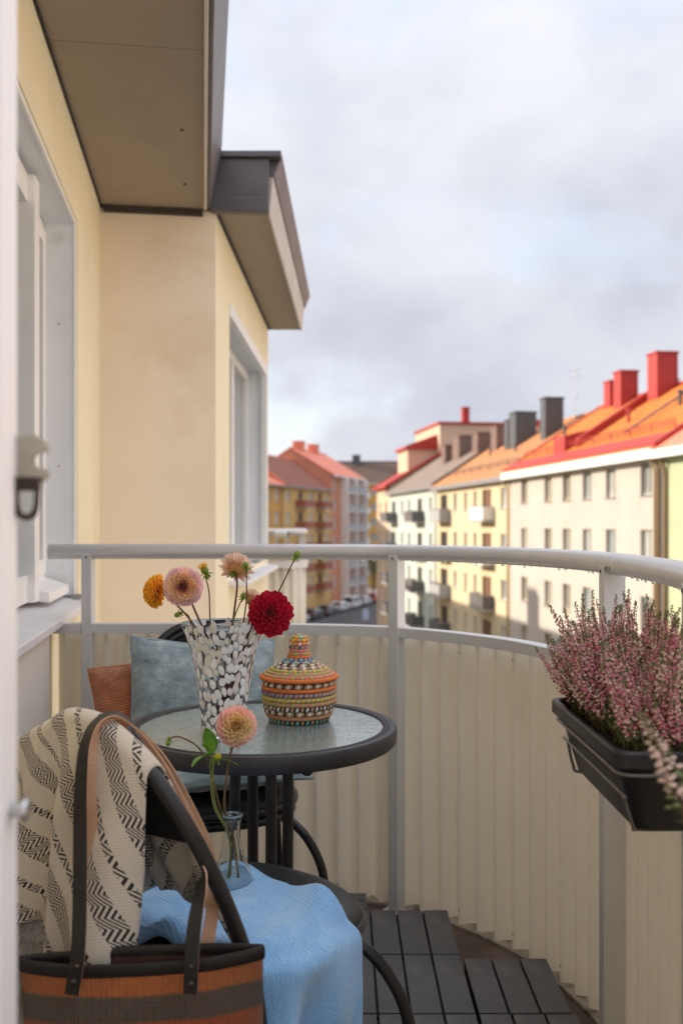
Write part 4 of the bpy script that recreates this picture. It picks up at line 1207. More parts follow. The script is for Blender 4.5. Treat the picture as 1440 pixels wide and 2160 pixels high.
def cushion(name, label, M, w_, h_, th, m, group=None, dent=0.0, seed=0):
    o = thing(name, label, 'cushion', (0, 0, 0), 0, group); o.matrix_local = M
    for side in (1, -1):
        def fn(u, v):
            a, b_ = 2 * u - 1, 2 * v - 1
            k = (max(0, 1 - abs(a) ** 2.6) * max(0, 1 - abs(b_) ** 2.6)) ** .55
            pinch = 1 - .055 * (1 - b_ ** 2) * abs(a) ** 3; pin2 = 1 - .055 * (1 - a ** 2) * abs(b_) ** 3
            wr = .010 * noise.noise(Vector((a * 2.1 + seed, b_ * 2.1, side * 3.0))) * (1 - k * .3) + .006 * noise.noise(Vector((a * 5 + seed, b_ * 5, side)))
            y = side * (th / 2 * k + .002) + wr - dent * math.exp(-((a) ** 2 + (b_ - .9) ** 2) * 2.5) * .5 * k
            return (a * w_ / 2 * pinch, y, b_ * h_ / 2 * pin2 - dent * math.exp(-(a * 1.6) ** 2) * max(0, b_) ** 2 * .6)
        b = MB(); b.grid(fn, 30, 30); b.build('front_cover' if side > 0 else 'back_cover', m, o, smooth=True)
    pts = []
    for k in range(80):
        q = k / 20; e = int(q); f = q - e
        a, b_ = [(2 * f - 1, -1), (1, 2 * f - 1), (1 - 2 * f, 1), (-1, 1 - 2 * f)][e % 4]
        pinch = 1 - .055 * (1 - b_ ** 2) * abs(a) ** 3; pin2 = 1 - .055 * (1 - a ** 2) * abs(b_) ** 3
        wr = .010 * noise.noise(Vector((a * 2.1 + seed, b_ * 2.1, 3.0)))
        pts.append((a * w_ / 2 * pinch, wr * .5, b_ * h_ / 2 * pin2 - dent * math.exp(-(a * 1.6) ** 2) * max(0, b_) ** 2 * .6))
    b = MB(); b.tube(pts, .004, 6, closed=True); b.build('seam', m, o, smooth=True)
    return o
# leaning on the far chair: local y of a cushion faces away from the camera side
def lean(x, y, z, yaw, tilt, roll=0.0):
    return MFc @ Matrix.Translation((x, y, z)) @ Matrix.Rotation(R(yaw), 4, 'Z') @ Matrix.Rotation(R(tilt), 4, 'X') @ Matrix.Rotation(R(roll), 4, 'Y')
cushion('throw_cushion', 'teal grey velvet cushion standing upright on the far chair', lean(.005, -.105, .618, 0, 17, -3), .40, .37, .13, m_velvet, 'cushions on the far chair', dent=.02, seed=2)
cushion('throw_cushion', 'rust corduroy cushion tucked behind the teal cushion', lean(.12, -.15, .582, -6, 19, 9), .34, .33, .10, m_cord, 'cushions on the far chair', seed=9)
cushion('seat_cushion', 'flat teal grey velvet cushion lying on the far chair seat', lean(0, .02, .482, 4, 90), .42, .42, .055, m_velvet, 'cushions on the far chair', seed=5)

# ================================================================== TABLE
m_tframe = mat('dark grey table frame', (0.040, 0.038, 0.040), 0.45, var=0.2, vscale=25, dirt=((0.13, 0.12, 0.115), 60, 0.66, 0.72))
m_tglass = mat('rippled table glass', (0.70, 0.90, 0.86), 0.03, trans=0.72, ior=1.52, var=0.03, vscale=6, coat=1.0)
def rip():
    t = m_tglass.node_tree; p = t.nodes['Principled BSDF']
    c = t.nodes.new('ShaderNodeTexCoord'); mpn = t.nodes.new('ShaderNodeMapping'); mpn.inputs['Scale'].default_value = (1, 1.7, 1)
    t.links.new(c.outputs['Object'], mpn.inputs['Vector'])
    v = t.nodes.new('ShaderNodeTexVoronoi'); v.feature = 'SMOOTH_F1'; v.inputs['Scale'].default_value = 62; v.inputs['Randomness'].default_value = 1
    n = t.nodes.new('ShaderNodeTexNoise'); n.inputs['Scale'].default_value = 40; n.inputs['Detail'].default_value = 2
    mx = t.nodes.new('ShaderNodeMixRGB'); mx.inputs['Fac'].default_value = .12
    t.links.new(mpn.outputs['Vector'], n.inputs['Vector']); t.links.new(mpn.outputs['Vector'], mx.inputs['Color1']); t.links.new(n.outputs['Color'], mx.inputs['Color2'])
    t.links.new(mx.outputs['Color'], v.inputs['Vector'])
    bump_(t, p, v.outputs['Distance'], .6, .005)
    b2 = t.nodes.new('ShaderNodeBump'); b2.inputs['Strength'].default_value = .2; b2.inputs['Distance'].default_value = .003
    t.links.new(v.outputs['Distance'], b2.inputs['Height']); t.links.new(b2.outputs['Normal'], p.inputs['Coat Normal'])
    p.inputs['Coat Roughness'].default_value = .02; p.inputs['Coat IOR'].default_value = 1.9
rip()
TX, TY, TH, TR = -.175, 2.085, .672, .292
TB = thing('bistro_table', 'round bistro table with rippled glass top and dark metal rim', 'table', (TX, TY, 0))
b = MB(); b.lathe([(TR - .012, TH - .034), (TR - .001, TH - .036), (TR + .004, TH - .030), (TR + .0045, TH - .006), (TR + .001, TH - .0005), (TR - .006, TH + .0005), (TR - .0125, TH - .001), (TR - .013, TH - .012), (TR - .013, TH - .034)], 96)
b.build('rim', m_tframe, TB, smooth=True, angle=40)
b = MB(); b.lathe([(.0005, TH - .008), (TR - .0135, TH - .008), (TR - .0135, TH - .003), (.0005, TH - .003)], 96)
b.build('glass_top', m_tglass, TB, smooth=False)
b = MB(); b.lathe([(TR - .0138, TH - .0018), (TR - .0138, TH - .0008), (TR - .026, TH - .0010), (TR - .026, TH - .0029)], 96); b.build('rubber_gasket', mat('gasket', (.03, .03, .03), .6), TB, smooth=True)
ring = .062
for k in range(4):
    a = R(24 + 90 * k); c_, s_ = math.cos(a), math.sin(a)
    b = MB(); b.tube(smooth_path([(c_ * .27, s_ * .27, TH - .036), (c_ * .16, s_ * .16, TH - .040), (c_ * .09, s_ * .09, TH - .050), (c_ * ring, s_ * ring, TH - .075), (c_ * ring, s_ * ring, TH - .16), (c_ * ring, s_ * ring, .24), (c_ * .085, s_ * .085, .12), (c_ * .16, s_ * .16, .035), (c_ * .24, s_ * .24, .013)], 7), .0125, 12)
    lg = b.build('leg', m_tframe, TB, smooth=True)
    for z in (TH - .083, .24):
        q = Vector((c_ * (ring + .012), s_ * (ring + .012), z)); b = MB(); b.tube([tuple(q), tuple(q + Vector((c_, s_, 0)) * .005)], [.0085, .005], 10); b.build('bolt', m_tframe, lg, smooth=True)
for z in (TH - .083, .24):
    b = MB(); b.lathe([(ring - .0115, -.014), (ring - .0095, -.014), (ring - .0095, .014), (ring - .0115, .014), (ring - .0115, -.014)], 40, cz=z); b.build('collar_ring', m_tframe, TB, smooth=True, angle=40)

# ================================================================== GLASS VASE WITH WHITE FLECKS
m_glass = mat('clear glass', (0.97, 0.99, 0.99), 0.01, trans=1.0, ior=1.40, var=0.0)
m_fleck = [mat('white glass fleck', (0.93, 0.94, 0.95), 0.12, var=.05, vscale=60, coat=.5), mat('cream glass fleck', (0.78, 0.79, 0.68), 0.12, var=.05, vscale=60, coat=.5), mat('milky rose fleck', (0.80, 0.74, 0.73), 0.12, var=.05, vscale=60, coat=.5)]
VX, VY = -.246, 1.985
VH = .236
VZ = TH - .0022
VA = thing('flower_vase', 'flared clear glass vase covered in white flecks on the table', 'vase', (VX, VY, VZ))
def vr(z):
    t = z / VH
    return .0465 + .010 * t + .014 * t ** 2 + .018 * t ** 4
def wob(r, z, a): return r * (1 + .012 * math.sin(6 * a + 1) * max(0, z / VH) ** 2)
prof = [(.0004, .0)] + [(.040, 0), (.0462, .003)] + [(vr(VH * k / 22), VH * k / 22) for k in range(1, 23)] + [(vr(VH) - .0015, VH + .0012)] + [(vr(VH * k / 22) - .0033, VH * k / 22) for k in range(22, 2, -1)] + [(.036, .017), (.0004, .014)]
m_milk = mat('faintly milky glass', (0.95, 0.96, 0.96), 0.02, trans=1.0, ior=1.14, var=0.0)
b = MB(); b.lathe(prof, 56, rfun=wob); b.build('glass_body', m_milk, VA, smooth=True)
# flecks: flattened lens shapes fused to the outside
def lens():
    b = MB(); vs = [(0, 0, 1)]; fs = []
    for k in range(10): a = 2 * math.pi * k / 10; vs.append((.72 * math.cos(a), .72 * math.sin(a), .7))
    for k in range(10): a = 2 * math.pi * k / 10; vs.append((math.cos(a), math.sin(a), 0))
    for k in range(10):
        k2 = (k + 1) % 10; fs += [(0, 1 + k, 1 + k2), (1 + k, 11 + k, 11 + k2, 1 + k2)]
    b.add(vs, fs); return b
fl = [lens().mesh('fleck', m, True) for m in m_fleck]
rnd = random.Random(11); cnt = 0; placed = []
for tries in range(9000):
    if cnt >= 298: break
    z = VH * (rnd.uniform(.03, .985)); a = rnd.uniform(0, 2 * math.pi)
    t = z / VH
    hw = rnd.uniform(.0046, .0082) * (1.08 - .08 * t); hh = hw * rnd.uniform(1.3, 2.1)
    r = vr(z)
    if any(abs((a - a2 + math.pi) % (2 * math.pi) - math.pi) * r < (hw + w2) * .74 and abs(z - z2) < (hh + h2) * .76 for a2, z2, w2, h2 in placed): continue
    placed.append((a, z, hw, hh)); cnt += 1
    rr = wob(r, z, a); slope = (vr(z + .004) - vr(z - .004)) / .008
    nrm = Vector((math.cos(a), math.sin(a), -slope)).normalized(); tan = Vector((-math.sin(a), math.cos(a), 0)); up_ = nrm.cross(tan)
    roll = rnd.uniform(-.35, .35); x_ = tan * math.cos(roll) + up_ * math.sin(roll); y_ = nrm.cross(x_)
    M = basis(Vector((rr * math.cos(a), rr * math.sin(a), z)) - nrm * .0004, x_ * hw, y_ * hh, nrm * .0009)
    inst('fleck', fl[rnd.choice((0, 0, 0, 0, 1, 2))], VA, M)

# ================================================================== SMALL BOTTLE VASE ON THE NEAR CHAIR
BX, BY, BZ = -.2, 1.715, .447
bp = at(489, 1885, 1.715)
BO = thing('bud_vase', 'small clear glass bottle vase with a bulbous base on the near chair', 'vase', (bp.x, 1.725, .4415))
prof = [(.0004, 0), (.022, 0), (.031, .004), (.0365, .016), (.037, .026), (.033, .042), (.024, .062), (.0165, .082), (.0135, .105), (.0135, .122), (.0155, .133), (.0178, .139), (.0178, .143), (.0155, .144), (.0118, .132), (.0112, .105), (.0145, .082), (.022, .061), (.031, .041), (.0345, .026), (.033, .014), (.0004, .008)]
b = MB(); b.lathe(prof, 40, rfun=lambda r, z, a: r * (1 + .02 * math.sin(7 * a + z * 40))); b.build('glass_body', m_glass, BO, smooth=True)
b = MB(); pts = [(.0168 * math.cos(2 * math.pi * k / 30), .0168 * math.sin(2 * math.pi * k / 30), .1415) for k in range(30)]
b.tube(pts, .0022, 8, closed=True); b.build('blue_lip', mat('pale blue glass', (.55, .70, .85), .05, trans=.75, ior=1.45, var=0), BO, smooth=True)

# ================================================================== DAHLIAS
m_stem = mat('dahlia stem', (0.16, 0.10, 0.035), 0.6, var=0.35, vscale=30)
m_stemr = mat('dark red stem', (0.12, 0.045, 0.03), 0.55, var=0.3, vscale=30)
m_stemg = mat('green stem', (0.20, 0.22, 0.05), 0.6, var=0.3, vscale=30)
m_sepal = mat('green sepal', (0.20, 0.30, 0.035), 0.5, var=0.3, vscale=40, sub=.1)
m_leafg = mat('dahlia leaf', (0.16, 0.36, 0.03), 0.45, var=0.25, vscale=50, sub=.1)
m_budy = mat('yellow bud', (0.70, 0.58, 0.03), 0.5, var=0.2, vscale=60, sub=.1)
def petalmat(name, c0, c1, c2):
    def f(t, p, u, v, uv):
        oi = t.nodes.new('ShaderNodeObjectInfo')
        t.links.new(ramp(t, v.s, [(0.0, c0), (.5, c1), (1.0, c2)]), p.inputs['Base Color'])
        hs = t.nodes.new('ShaderNodeHueSaturation')
        lk = p.inputs['Base Color'].links[0]; src = lk.from_socket
        val = Nd(t, oi.outputs['Random']) * .3 + .85
        t.links.new(val.s, hs.inputs['Value']); t.links.new(src, hs.inputs['Color']); t.links.new(hs.outputs['Color'], p.inputs['Base Color'])
        tr = t.nodes.new('ShaderNodeBsdfTranslucent'); t.links.new(hs.outputs['Color'], tr.inputs['Color'])
        ms = t.nodes.new('ShaderNodeMixShader'); ms.inputs['Fac'].default_value = .38
        t.links.new(p.outputs[0], ms.inputs[1]); t.links.new(tr.outputs[0], ms.inputs[2]); t.links.new(ms.outputs[0], t.nodes['Material Output'].inputs['Surface'])
    return uvmat(name, f, .55, .2)
def petal_mesh(name, m, kind):
    b = MB()
    def fn(u, v):
        a = 2 * u - 1
        if kind == 'ball':
            w_ = .36 * (v ** .45) * (1 - max(0, v - .55) ** 2 / .2025 * .95) ** .5 + .05
            cup = .55; curl = .26 * v * v
        elif kind == 'pointed':
            w_ = .15 * math.sin(math.pi * min(1, .12 + .86 * v)) + .01
            cup = .30; curl = .10 * v * v
        else:
            w_ = .27 * (v ** .6) * max(0.0, 1 - v ** 5) ** .8 * 1.1 + .02
            cup = .34; curl = -.16 * v * v + .22 * v
        x = a * w_
        z = cup * w_ * (a * a) * 1.6 + curl + (.03 * math.sin(5 * v + 3 * a) if kind == 'broad' else 0)
        return (x, v, z)
    b.grid(fn, 4, 5); return b.mesh(name, m, True)
def dahlia(label, head, face, rad, petal, n, stem, tilt_max=118, inner=.55, flat=.92, sep=True, stemm=None, extra=None, core=(.5, .25, .08), cat='flower', rfac=1.0):
    """head: centre of the flower; face: direction it looks; stem: points from below up to the head"""
    face = Vector(face).normalized(); head = Vector(head)
    root = thing('dahlia', label, cat, tuple(stem[0]), 0, 'cut dahlias')
    r0 = Vector(stem[0])
    b = MB(); path = smooth_path(stem, 6); b.tube([p - r0 for p in path], [.0026 - .0007 * i / len(path) for i in range(len(path))], 7)
    b.build('stem', stemm or m_stem, root, smooth=True)
    # flower head: a receptacle, with the petals on it
    zax = face; xax = zax.cross(Vector((.13, .2, 1))).normalized(); yax = zax.cross(xax)
    Mh = basis(head - r0 - zax * rad * .1, xax, yax, zax)
    b = MB(); b.lathe([(.001, -.32 * rad), (.26 * rad, -.22 * rad), (.36 * rad, -.02 * rad), (.28 * rad, .16 * rad), (.001, .24 * rad)], 14)
    hd = b.build('flower_head', mat('core %s' % (core,), core, .7, var=.2, vscale=80), root, smooth=True); hd.matrix_local = Mh
    rnd = random.Random(len(label) * 7)
    for i in range(n):
        t = (i + .5) / n
        az = i * 2.399963 + rnd.uniform(-.06, .06)
        al = R(8 + (tilt_max - 8) * t ** .72) + rnd.uniform(-.05, .05)
        Lp = rad * (inner + (1 - inner) * t ** .55) * rnd.uniform(.95, 1.04) * .92
        sc = Lp * (.62 + .38 * t) * rfac
        d = Vector((math.cos(az) * math.sin(al), math.sin(az) * math.sin(al), math.cos(al) * flat))
        tan = Vector((-math.sin(az), math.cos(az), 0))
        nup = tan.cross(d) * -1
        # petal mesh: x across, y along, z cup (towards the centre of the flower)
        up_ = d.cross(tan).normalized() * -1
        if up_.dot(Vector((0, 0, 1))) < 0 and al < R(90): up_ = up_ * -1
        if al >= R(90):
            cand = Vector((-math.cos(az) * math.cos(al), -math.sin(az) * math.cos(al), math.sin(al)))
            if up_.dot(cand) < 0: up_ = up_ * -1
        x_ = d.normalized().cross(up_).normalized()
        base = d * rad * .12
        inst('petal', petal if not isinstance(petal, (list, tuple)) else petal[min(len(petal) - 1, int(t ** .9 * len(petal) + rnd.uniform(-.35, .35)) if t > .1 else 0)], hd, basis(base, x_ * sc, d.normalized() * Lp * .9, up_ * sc))
    if sep:
        for k in range(6):
            az = k * math.pi / 3; al = R(150)
            d = Vector((math.cos(az) * math.sin(al), math.sin(az) * math.sin(al), math.cos(al))); tan = Vector((-math.sin(az), math.cos(az), 0)); up_ = d.cross(tan)
            inst('sepal', SEPAL, hd, basis(Vector((0, 0, -.2 * rad)), tan * rad * .5, d * rad * .4, up_ * rad * .5))
    return root
SEPAL = petal_mesh('sepal', m_sepal, 'pointed')
def bud(label, pos, size, stem, opening=None, dirv=(0, 0, 1), stemm=None, m=None):
    root = thing('dahlia_bud', label, 'flower bud', tuple(stem[0]), 0, 'dahlia buds')
    r0 = Vector(stem[0]); path = smooth_path(stem, 6)
    b = MB(); b.tube([p - r0 for p in path], [.0019 - .0005 * i / len(path) for i in range(len(path))], 7); b.build('stem', stemm or m_stem, root, smooth=True)
    z_ = Vector(dirv).normalized(); x_ = z_.cross(Vector((.2, 1, .1))).normalized(); y_ = z_.cross(x_)
    M = basis(Vector(pos) - r0, x_, y_, z_)
    b = MB(); s = size
    b.lathe([(.001, -.5 * s), (.3 * s, -.42 * s), (.48 * s, -.1 * s), (.46 * s, .2 * s), (.28 * s, .45 * s), (.001, .55 * s)], 14, rfun=lambda r, z, a: r * (1 + .06 * math.sin(6 * a)))
    hd = b.build('bud', m or m_sepal, root, smooth=True); hd.matrix_local = M
    for k in range(7):
        az = k * 2 * math.pi / 7; al = R(95 + 25 * (k % 3))
        d = Vector((math.cos(az) * math.sin(al), math.sin(az) * math.sin(al), math.cos(al))); tan = Vector((-math.sin(az), math.cos(az), 0)); up_ = tan.cross(d)
        inst('sepal', SEPAL, hd, basis(d * s * .2 + Vector((0, 0, -.3 * s)), tan * s * 1.4, d * s * .8, up_ * s))
    if opening:
        for k in range(16):
            az = k * 2.4; al = R(15 + 35 * (k / 16))
            d = Vector((math.cos(az) * math.sin(al), math.sin(az) * math.sin(al), math.cos(al))); tan = Vector((-math.sin(az), math.cos(az), 0)); up_ = tan.cross(d)
            inst('petal', opening, hd, basis(d * s * .2, tan * s * .9, d * s * .85, up_ * s))
    return root
pm_or = petalmat('orange petal', (.60, .18, .01), (.95, .42, .02), (.98, .62, .06))
pm_pk = petalmat('pink petal', (.80, .38, .28), (.96, .62, .56), (.98, .76, .78))
pm_pki = petalmat('peach centre petal', (.85, .38, .12), (.98, .66, .34), (.98, .80, .56))
pm_pkc = petalmat('rose centre petal', (.45, .10, .08), (.70, .26, .22), (.80, .42, .36))
pm_pc = petalmat('pale peach petal', (.62, .30, .14), (.90, .62, .46), (.95, .78, .66))
pm_rd = petalmat('crimson petal', (.16, .002, .008), (.42, .004, .022), (.60, .012, .055))
pm_pk2 = petalmat('salmon pink petal', (.90, .42, .20), (.98, .60, .44), (.98, .68, .62))
pm_pk3 = petalmat('apricot petal', (.95, .55, .12), (.99, .76, .34), (.99, .86, .58))
pm_yl = petalmat('yellow petal', (.50, .42, .02), (.82, .50, .02), (.85, .42, .02))
P_or = petal_mesh('petal', pm_or, 'ball'); P_pk = [petal_mesh('petal', q_, 'ball') for q_ in (pm_pkc, pm_pki, pm_pki, pm_pk, pm_pk)]; P_pc = petal_mesh('petal', pm_pc, 'pointed')
P_rd = petal_mesh('petal', pm_rd, 'broad'); P_pk2 = [petal_mesh('petal', q_, 'ball') for q_ in (pm_pk3, pm_pk3, pm_pk3, pm_pk2, pm_pk2)]; P_yl = petal_mesh('petal', pm_yl, 'pointed')
DV = 1.96
def inv(dx, dy, z): return Vector((VX + dx, VY + dy, VZ + z))
h = at(326, 1247, 1.97)
dahlia('orange ball dahlia turned to the left in the flecked vase', h, (-.75, -.55, .12), .037, P_or, 105, [inv(.02, .01, .022), inv(-.035, .01, .14), at(412, 1325, 1.97), at(375, 1278, 1.975), h + Vector((.012, .012, -.004))], rfac=.9, core=(.5, .2, .01))
h = at(386, 1237, 1.925)
dahlia('big pink and peach ball dahlia facing the camera in the flecked vase', h, (.08, -1, -.02), .0425, P_pk, 115, [inv(.03, -.01, .022), inv(-.01, -.02, .16), at(428, 1325, 1.945), at(408, 1280, 1.94), h + Vector((.006, .016, -.012))], tilt_max=112, inner=.42, core=(.45, .12, .08), stemm=m_stemr)
h = at(432, 1203, 1.97)
bud('yellow half open dahlia bud on a long straight stem', h, .017, [inv(.0, .02, .025), inv(-.012, .015, .16), at(445, 1325, 1.965), at(441, 1250, 1.97), h + Vector((0, 0, -.008))], P_yl, (-.35, -.2, .8))
h = at(499, 1197, 2.0)
dahlia('pale peach dahlia with narrow petals seen from behind', h, (.15, .75, .55), .043, P_pc, 80, [inv(-.01, -.01, .022), inv(.015, .0, .16), at(490, 1325, 1.985), at(500, 1240, 1.985), h + Vector((0, -.014, -.012))], tilt_max=100, inner=.5, stemm=m_stemr, rfac=1.15)
h = at(518, 1192, 1.955)
bud('round green dahlia bud in front of the pale peach dahlia', h, .0135, [inv(-.02, -.005, .022), inv(.03, -.01, .16), at(512, 1325, 1.96), at(520, 1260, 1.957), h + Vector((.001, 0, -.006))], None, (-.1, -.5, .6))
h = at(570, 1294, 1.93)
dahlia('deep crimson dahlia hanging over the right rim of the vase', h, (.05, -.95, .12), .053, P_rd, 84, [inv(-.03, .0, .022), inv(.03, .0, .15), at(527, 1330, 1.95), at(552, 1308, 1.95), h + Vector((-.004, .02, -.006))], tilt_max=112, inner=.45, core=(.12, .002, .01), stemm=m_stemr, rfac=1.1)
h = at(532, 1262, 2.03)
dahlia('pale peach dahlia half hidden behind the crimson one', h, (.3, .6, .6), .030, P_pc, 60, [inv(-.02, .02, .022), inv(.04, .02, .16), at(524, 1320, 2.02), h + Vector((0, -.008, -.012))], tilt_max=95, rfac=1.1)
h = at(627, 1170, 1.95)
bud('single green dahlia bud on a dark stem rising above the crimson dahlia', h, .0155, [inv(-.02, -.02, .022), inv(.045, .0, .17), at(548, 1322, 1.96), at(590, 1243, 1.955), h + Vector((-.005, 0, -.007))], None, (.5, .1, .75), m_stemr)
h = at(374, 1297, 1.95)
bud('small drooping green bud beside the pink ball dahlia', h, .0115, [inv(.01, .03, .03), inv(-.045, .0, .16), at(404, 1322, 1.96), at(398, 1300, 1.96), at(385, 1291, 1.955), h + Vector((.004, 0, .003))], None, (-.7, -.3, -.3))
h = at(513, 1256, 1.97)
bud('small green bud on a thin stem under the pale peach dahlia', h, .011, [inv(.0, .03, .03), inv(.0, .02, .16), at(488, 1322, 1.975), at(503, 1280, 1.972), h + Vector((0, 0, -.005))], None, (.2, -.3, .8), m_stemg)
# flower in the small bottle
bb = Vector((bp.x, 1.725, .4415))
h = at(500, 1532, 1.70)
dahlia('salmon pink and yellow dahlia standing in the small bottle', h, (.25, -.93, .12), .0385, P_pk2, 95, [bb + Vector((.012, .0, .012)), bb + Vector((.002, 0, .10)), at(473, 1700, 1.722), at(484, 1600, 1.715), h + Vector((-.002, .018, -.018))], tilt_max=120, inner=.5, core=(.7, .4, .08))
h = at(459, 1597, 1.712)
bud('yellow green bud between leaves in the small bottle', h, .014, [bb + Vector((-.01, 0, .012)), bb + Vector((-.004, .0, .10)), at(455, 1700, 1.722), at(449, 1625, 1.714), h + Vector((-.003, 0, -.007))], None, (.5, -.3, .75), m_stemg, m_budy)
h = at(355, 1568, 1.70)
bud('tiny nodding bud on a curved stem left of the small bottle', h, .010, [bb + Vector((-.004, .008, .012)), bb + Vector((-.006, .004, .10)), at(463, 1700, 1.728), at(444, 1625, 1.722), at(420, 1578, 1.712), at(385, 1556, 1.705), at(365, 1555, 1.702), h + Vector((.001, 0, .004))], None, (-.2, -.3, -.9))
# loose leafy sprig in the bottle
def leaf_obj(root, base, tip, width, up, name='leaf'):
    base, tip = Vector(base), Vector(tip); d = tip - base; x_ = d.cross(Vector(up)).normalized(); n_ = x_.cross(d).normalized()
    def fn(u, v):
        a = 2 * u - 1; w_ = width * math.sin(math.pi * min(1, .04 + .96 * v ** .8)) ** .75 * (1 + .04 * math.sin(22 * v))
        return base + d * v + x_ * a * w_ + n_ * (.25 * abs(a) * w_ - .20 * d.length * v * v + .05 * d.length * math.sin(3 * v))
    b = MB(); b.grid(fn, 6, 12); return b.build(name, m_leafg, root, smooth=True, solid=.0006)
st = [bb + Vector((-.006, -.006, .012)), bb + Vector((-.005, -.004, .10)), at(451, 1700, 1.715), at(444, 1620, 1.708), at(446, 1592, 1.706)]
sp = thing('leafy_sprig', 'leafy green dahlia sprig in the small bottle', 'sprig', tuple(st[0])); r0 = st[0]
b = MB(); b.tube([p - r0 for p in smooth_path(st, 6)], .0016, 7); b.build('stem', m_stemg, sp, smooth=True)
leaf_obj(sp, at(446, 1590, 1.706) - r0, at(437, 1530, 1.70) - r0, .0135, (.1, 1, .2))
leaf_obj(sp, at(446, 1592, 1.706) - r0, at(401, 1608, 1.67) - r0, .016, (-.15, .5, 1))
leaf_obj(sp, at(450, 1605, 1.706) - r0, at(505, 1603, 1.69) - r0, .0055, (0, .5, 1))
leaf_obj(sp, at(444, 1584, 1.706) - r0, at(428, 1568, 1.71) - r0, .006, (0, .8, .6))

# ================================================================== LIDDED BASKET
BK = thing('lidded_basket', 'small coiled basket with stitched stripes and a knobbed cone lid on the table', 'basket', (-.096, 2.145, TH - .0022))
STR = (.50, .33, .17)
thread = {n: mat('thread ' + n, c, .8, var=.15, vscale=150) for n, c in dict(turq=(.16, .58, .50), yel=(.72, .50, .05), grn=(.34, .48, .14), org=(.72, .20, .05), sal=(.66, .24, .17), blu=(.07, .10, .33), wht=(.78, .76, .72), blk=(.035, .03, .03), pur=(.24, .15, .26), stw=STR, lime=(.50, .56, .16)).items()}
def coil(parent, r, z, mr, a, b_, core, gapw=.5, name='coil'):
    """one round of the coil: thread-wrapped grass, alternating colours"""
    n = max(6, int(2 * math.pi * r / .0105)); seg = 8
    vs, fs, ms = [], [], []
    cols = [a, b_] if b_ else [a]
    rnd = random.Random(int(z * 1e5))
    steps = n * 4
    for k in range(steps):
        ph = k % 4; an = 2 * math.pi * k / steps
        m_ = mr * (1.10 if ph in (1, 2) else .93) if True else mr
        for j in range(seg):
            t = 2 * math.pi * j / seg
            aj = an + .25 * mr / r * math.sin(t)
            rr = r + m_ * math.cos(t)
            vs.append((rr * math.cos(aj), rr * math.sin(aj), z + m_ * math.sin(t)))
    for k in range(steps):
        st_ = k // 4; ph = k % 4
        mi = (0 if (b_ is None or st_ % 2 == 0) else 1) if ph in (0, 1, 2) else 2
        if ph == 0: mi = 2 if gapw > .4 else mi
        for j in range(seg):
            j2 = (j + 1) % seg; k2 = (k + 1) % steps
            fs.append((k * seg + j, k2 * seg + j, k2 * seg + j2, k * seg + j2)); ms.append(mi)
    b = MB(); b.v, b.f, b.m = vs, fs, ms
    return b.build(name, [thread[a], thread[b_ or a], thread[core]], parent, smooth=True)
b = MB(); b.lathe([(.0005, .004), (.060, .004), (.066, .012), (.076, .04), (.077, .085), (.070, .094)], 48); bd = b.build('basket_body', thread['stw'], BK, smooth=True)
rows = [('turq', 'stw', 'blk'), ('sal', 'org', 'stw'), ('blk', 'wht', 'stw'), ('wht', 'stw', 'blk'), ('grn', 'stw', 'sal'), ('yel', 'lime', 'stw'), ('blu', 'pur', 'stw'), ('org', None, 'org'), ('blk', 'wht', 'stw')]
mr = .0052
for i, (a, b_, c_) in enumerate(rows):
    z = .0062 + i * .0101; t = i / 8
    r = [.0645, .0705, .0745, .0772, .0788, .0795, .0797, .0795, .0790][i]
    coil(bd, r, z, mr, a, b_, c_, .3 if b_ is None else .5)
LID = MB().lathe([(.082, .098), (.070, .104), (.045, .119), (.026, .134), (.018, .142), (.017, .18), (.0005, .188)], 40).build('lid', thread['stw'], BK, smooth=True)
lrows = [(.0842, .0990, 'org', None, 'org'), (.0770, .1050, 'sal', 'grn', 'sal'), (.0690, .1100, 'grn', 'sal', 'stw'), (.0605, .1155, 'yel', 'grn', 'stw'), (.0520, .1210, 'wht', 'pur', 'stw'), (.0435, .1262, 'wht', 'blk', 'stw'), (.0350, .1315, 'turq', 'blu', 'stw'), (.0275, .1370, 'turq', 'stw', 'blu'),
         (.0225, .1435, 'org', None, 'org'), (.0205, .1510, 'grn', 'sal', 'stw'), (.0190, .1580, 'sal', None, 'sal'), (.0188, .1652, 'blu', 'pur', 'stw'), (.0190, .1728, 'wht', 'stw', 'org'), (.0180, .1802, 'yel', 'stw', 'org'), (.0135, .1868, 'turq', 'yel', 'stw'), (.0065, .1900, 'turq', 'org', 'stw')]
for r, z, a, b_, c_ in lrows: coil(LID, r, z, .0050 if r > .03 else .0043, a, b_, c_, .3 if b_ is None else .5)

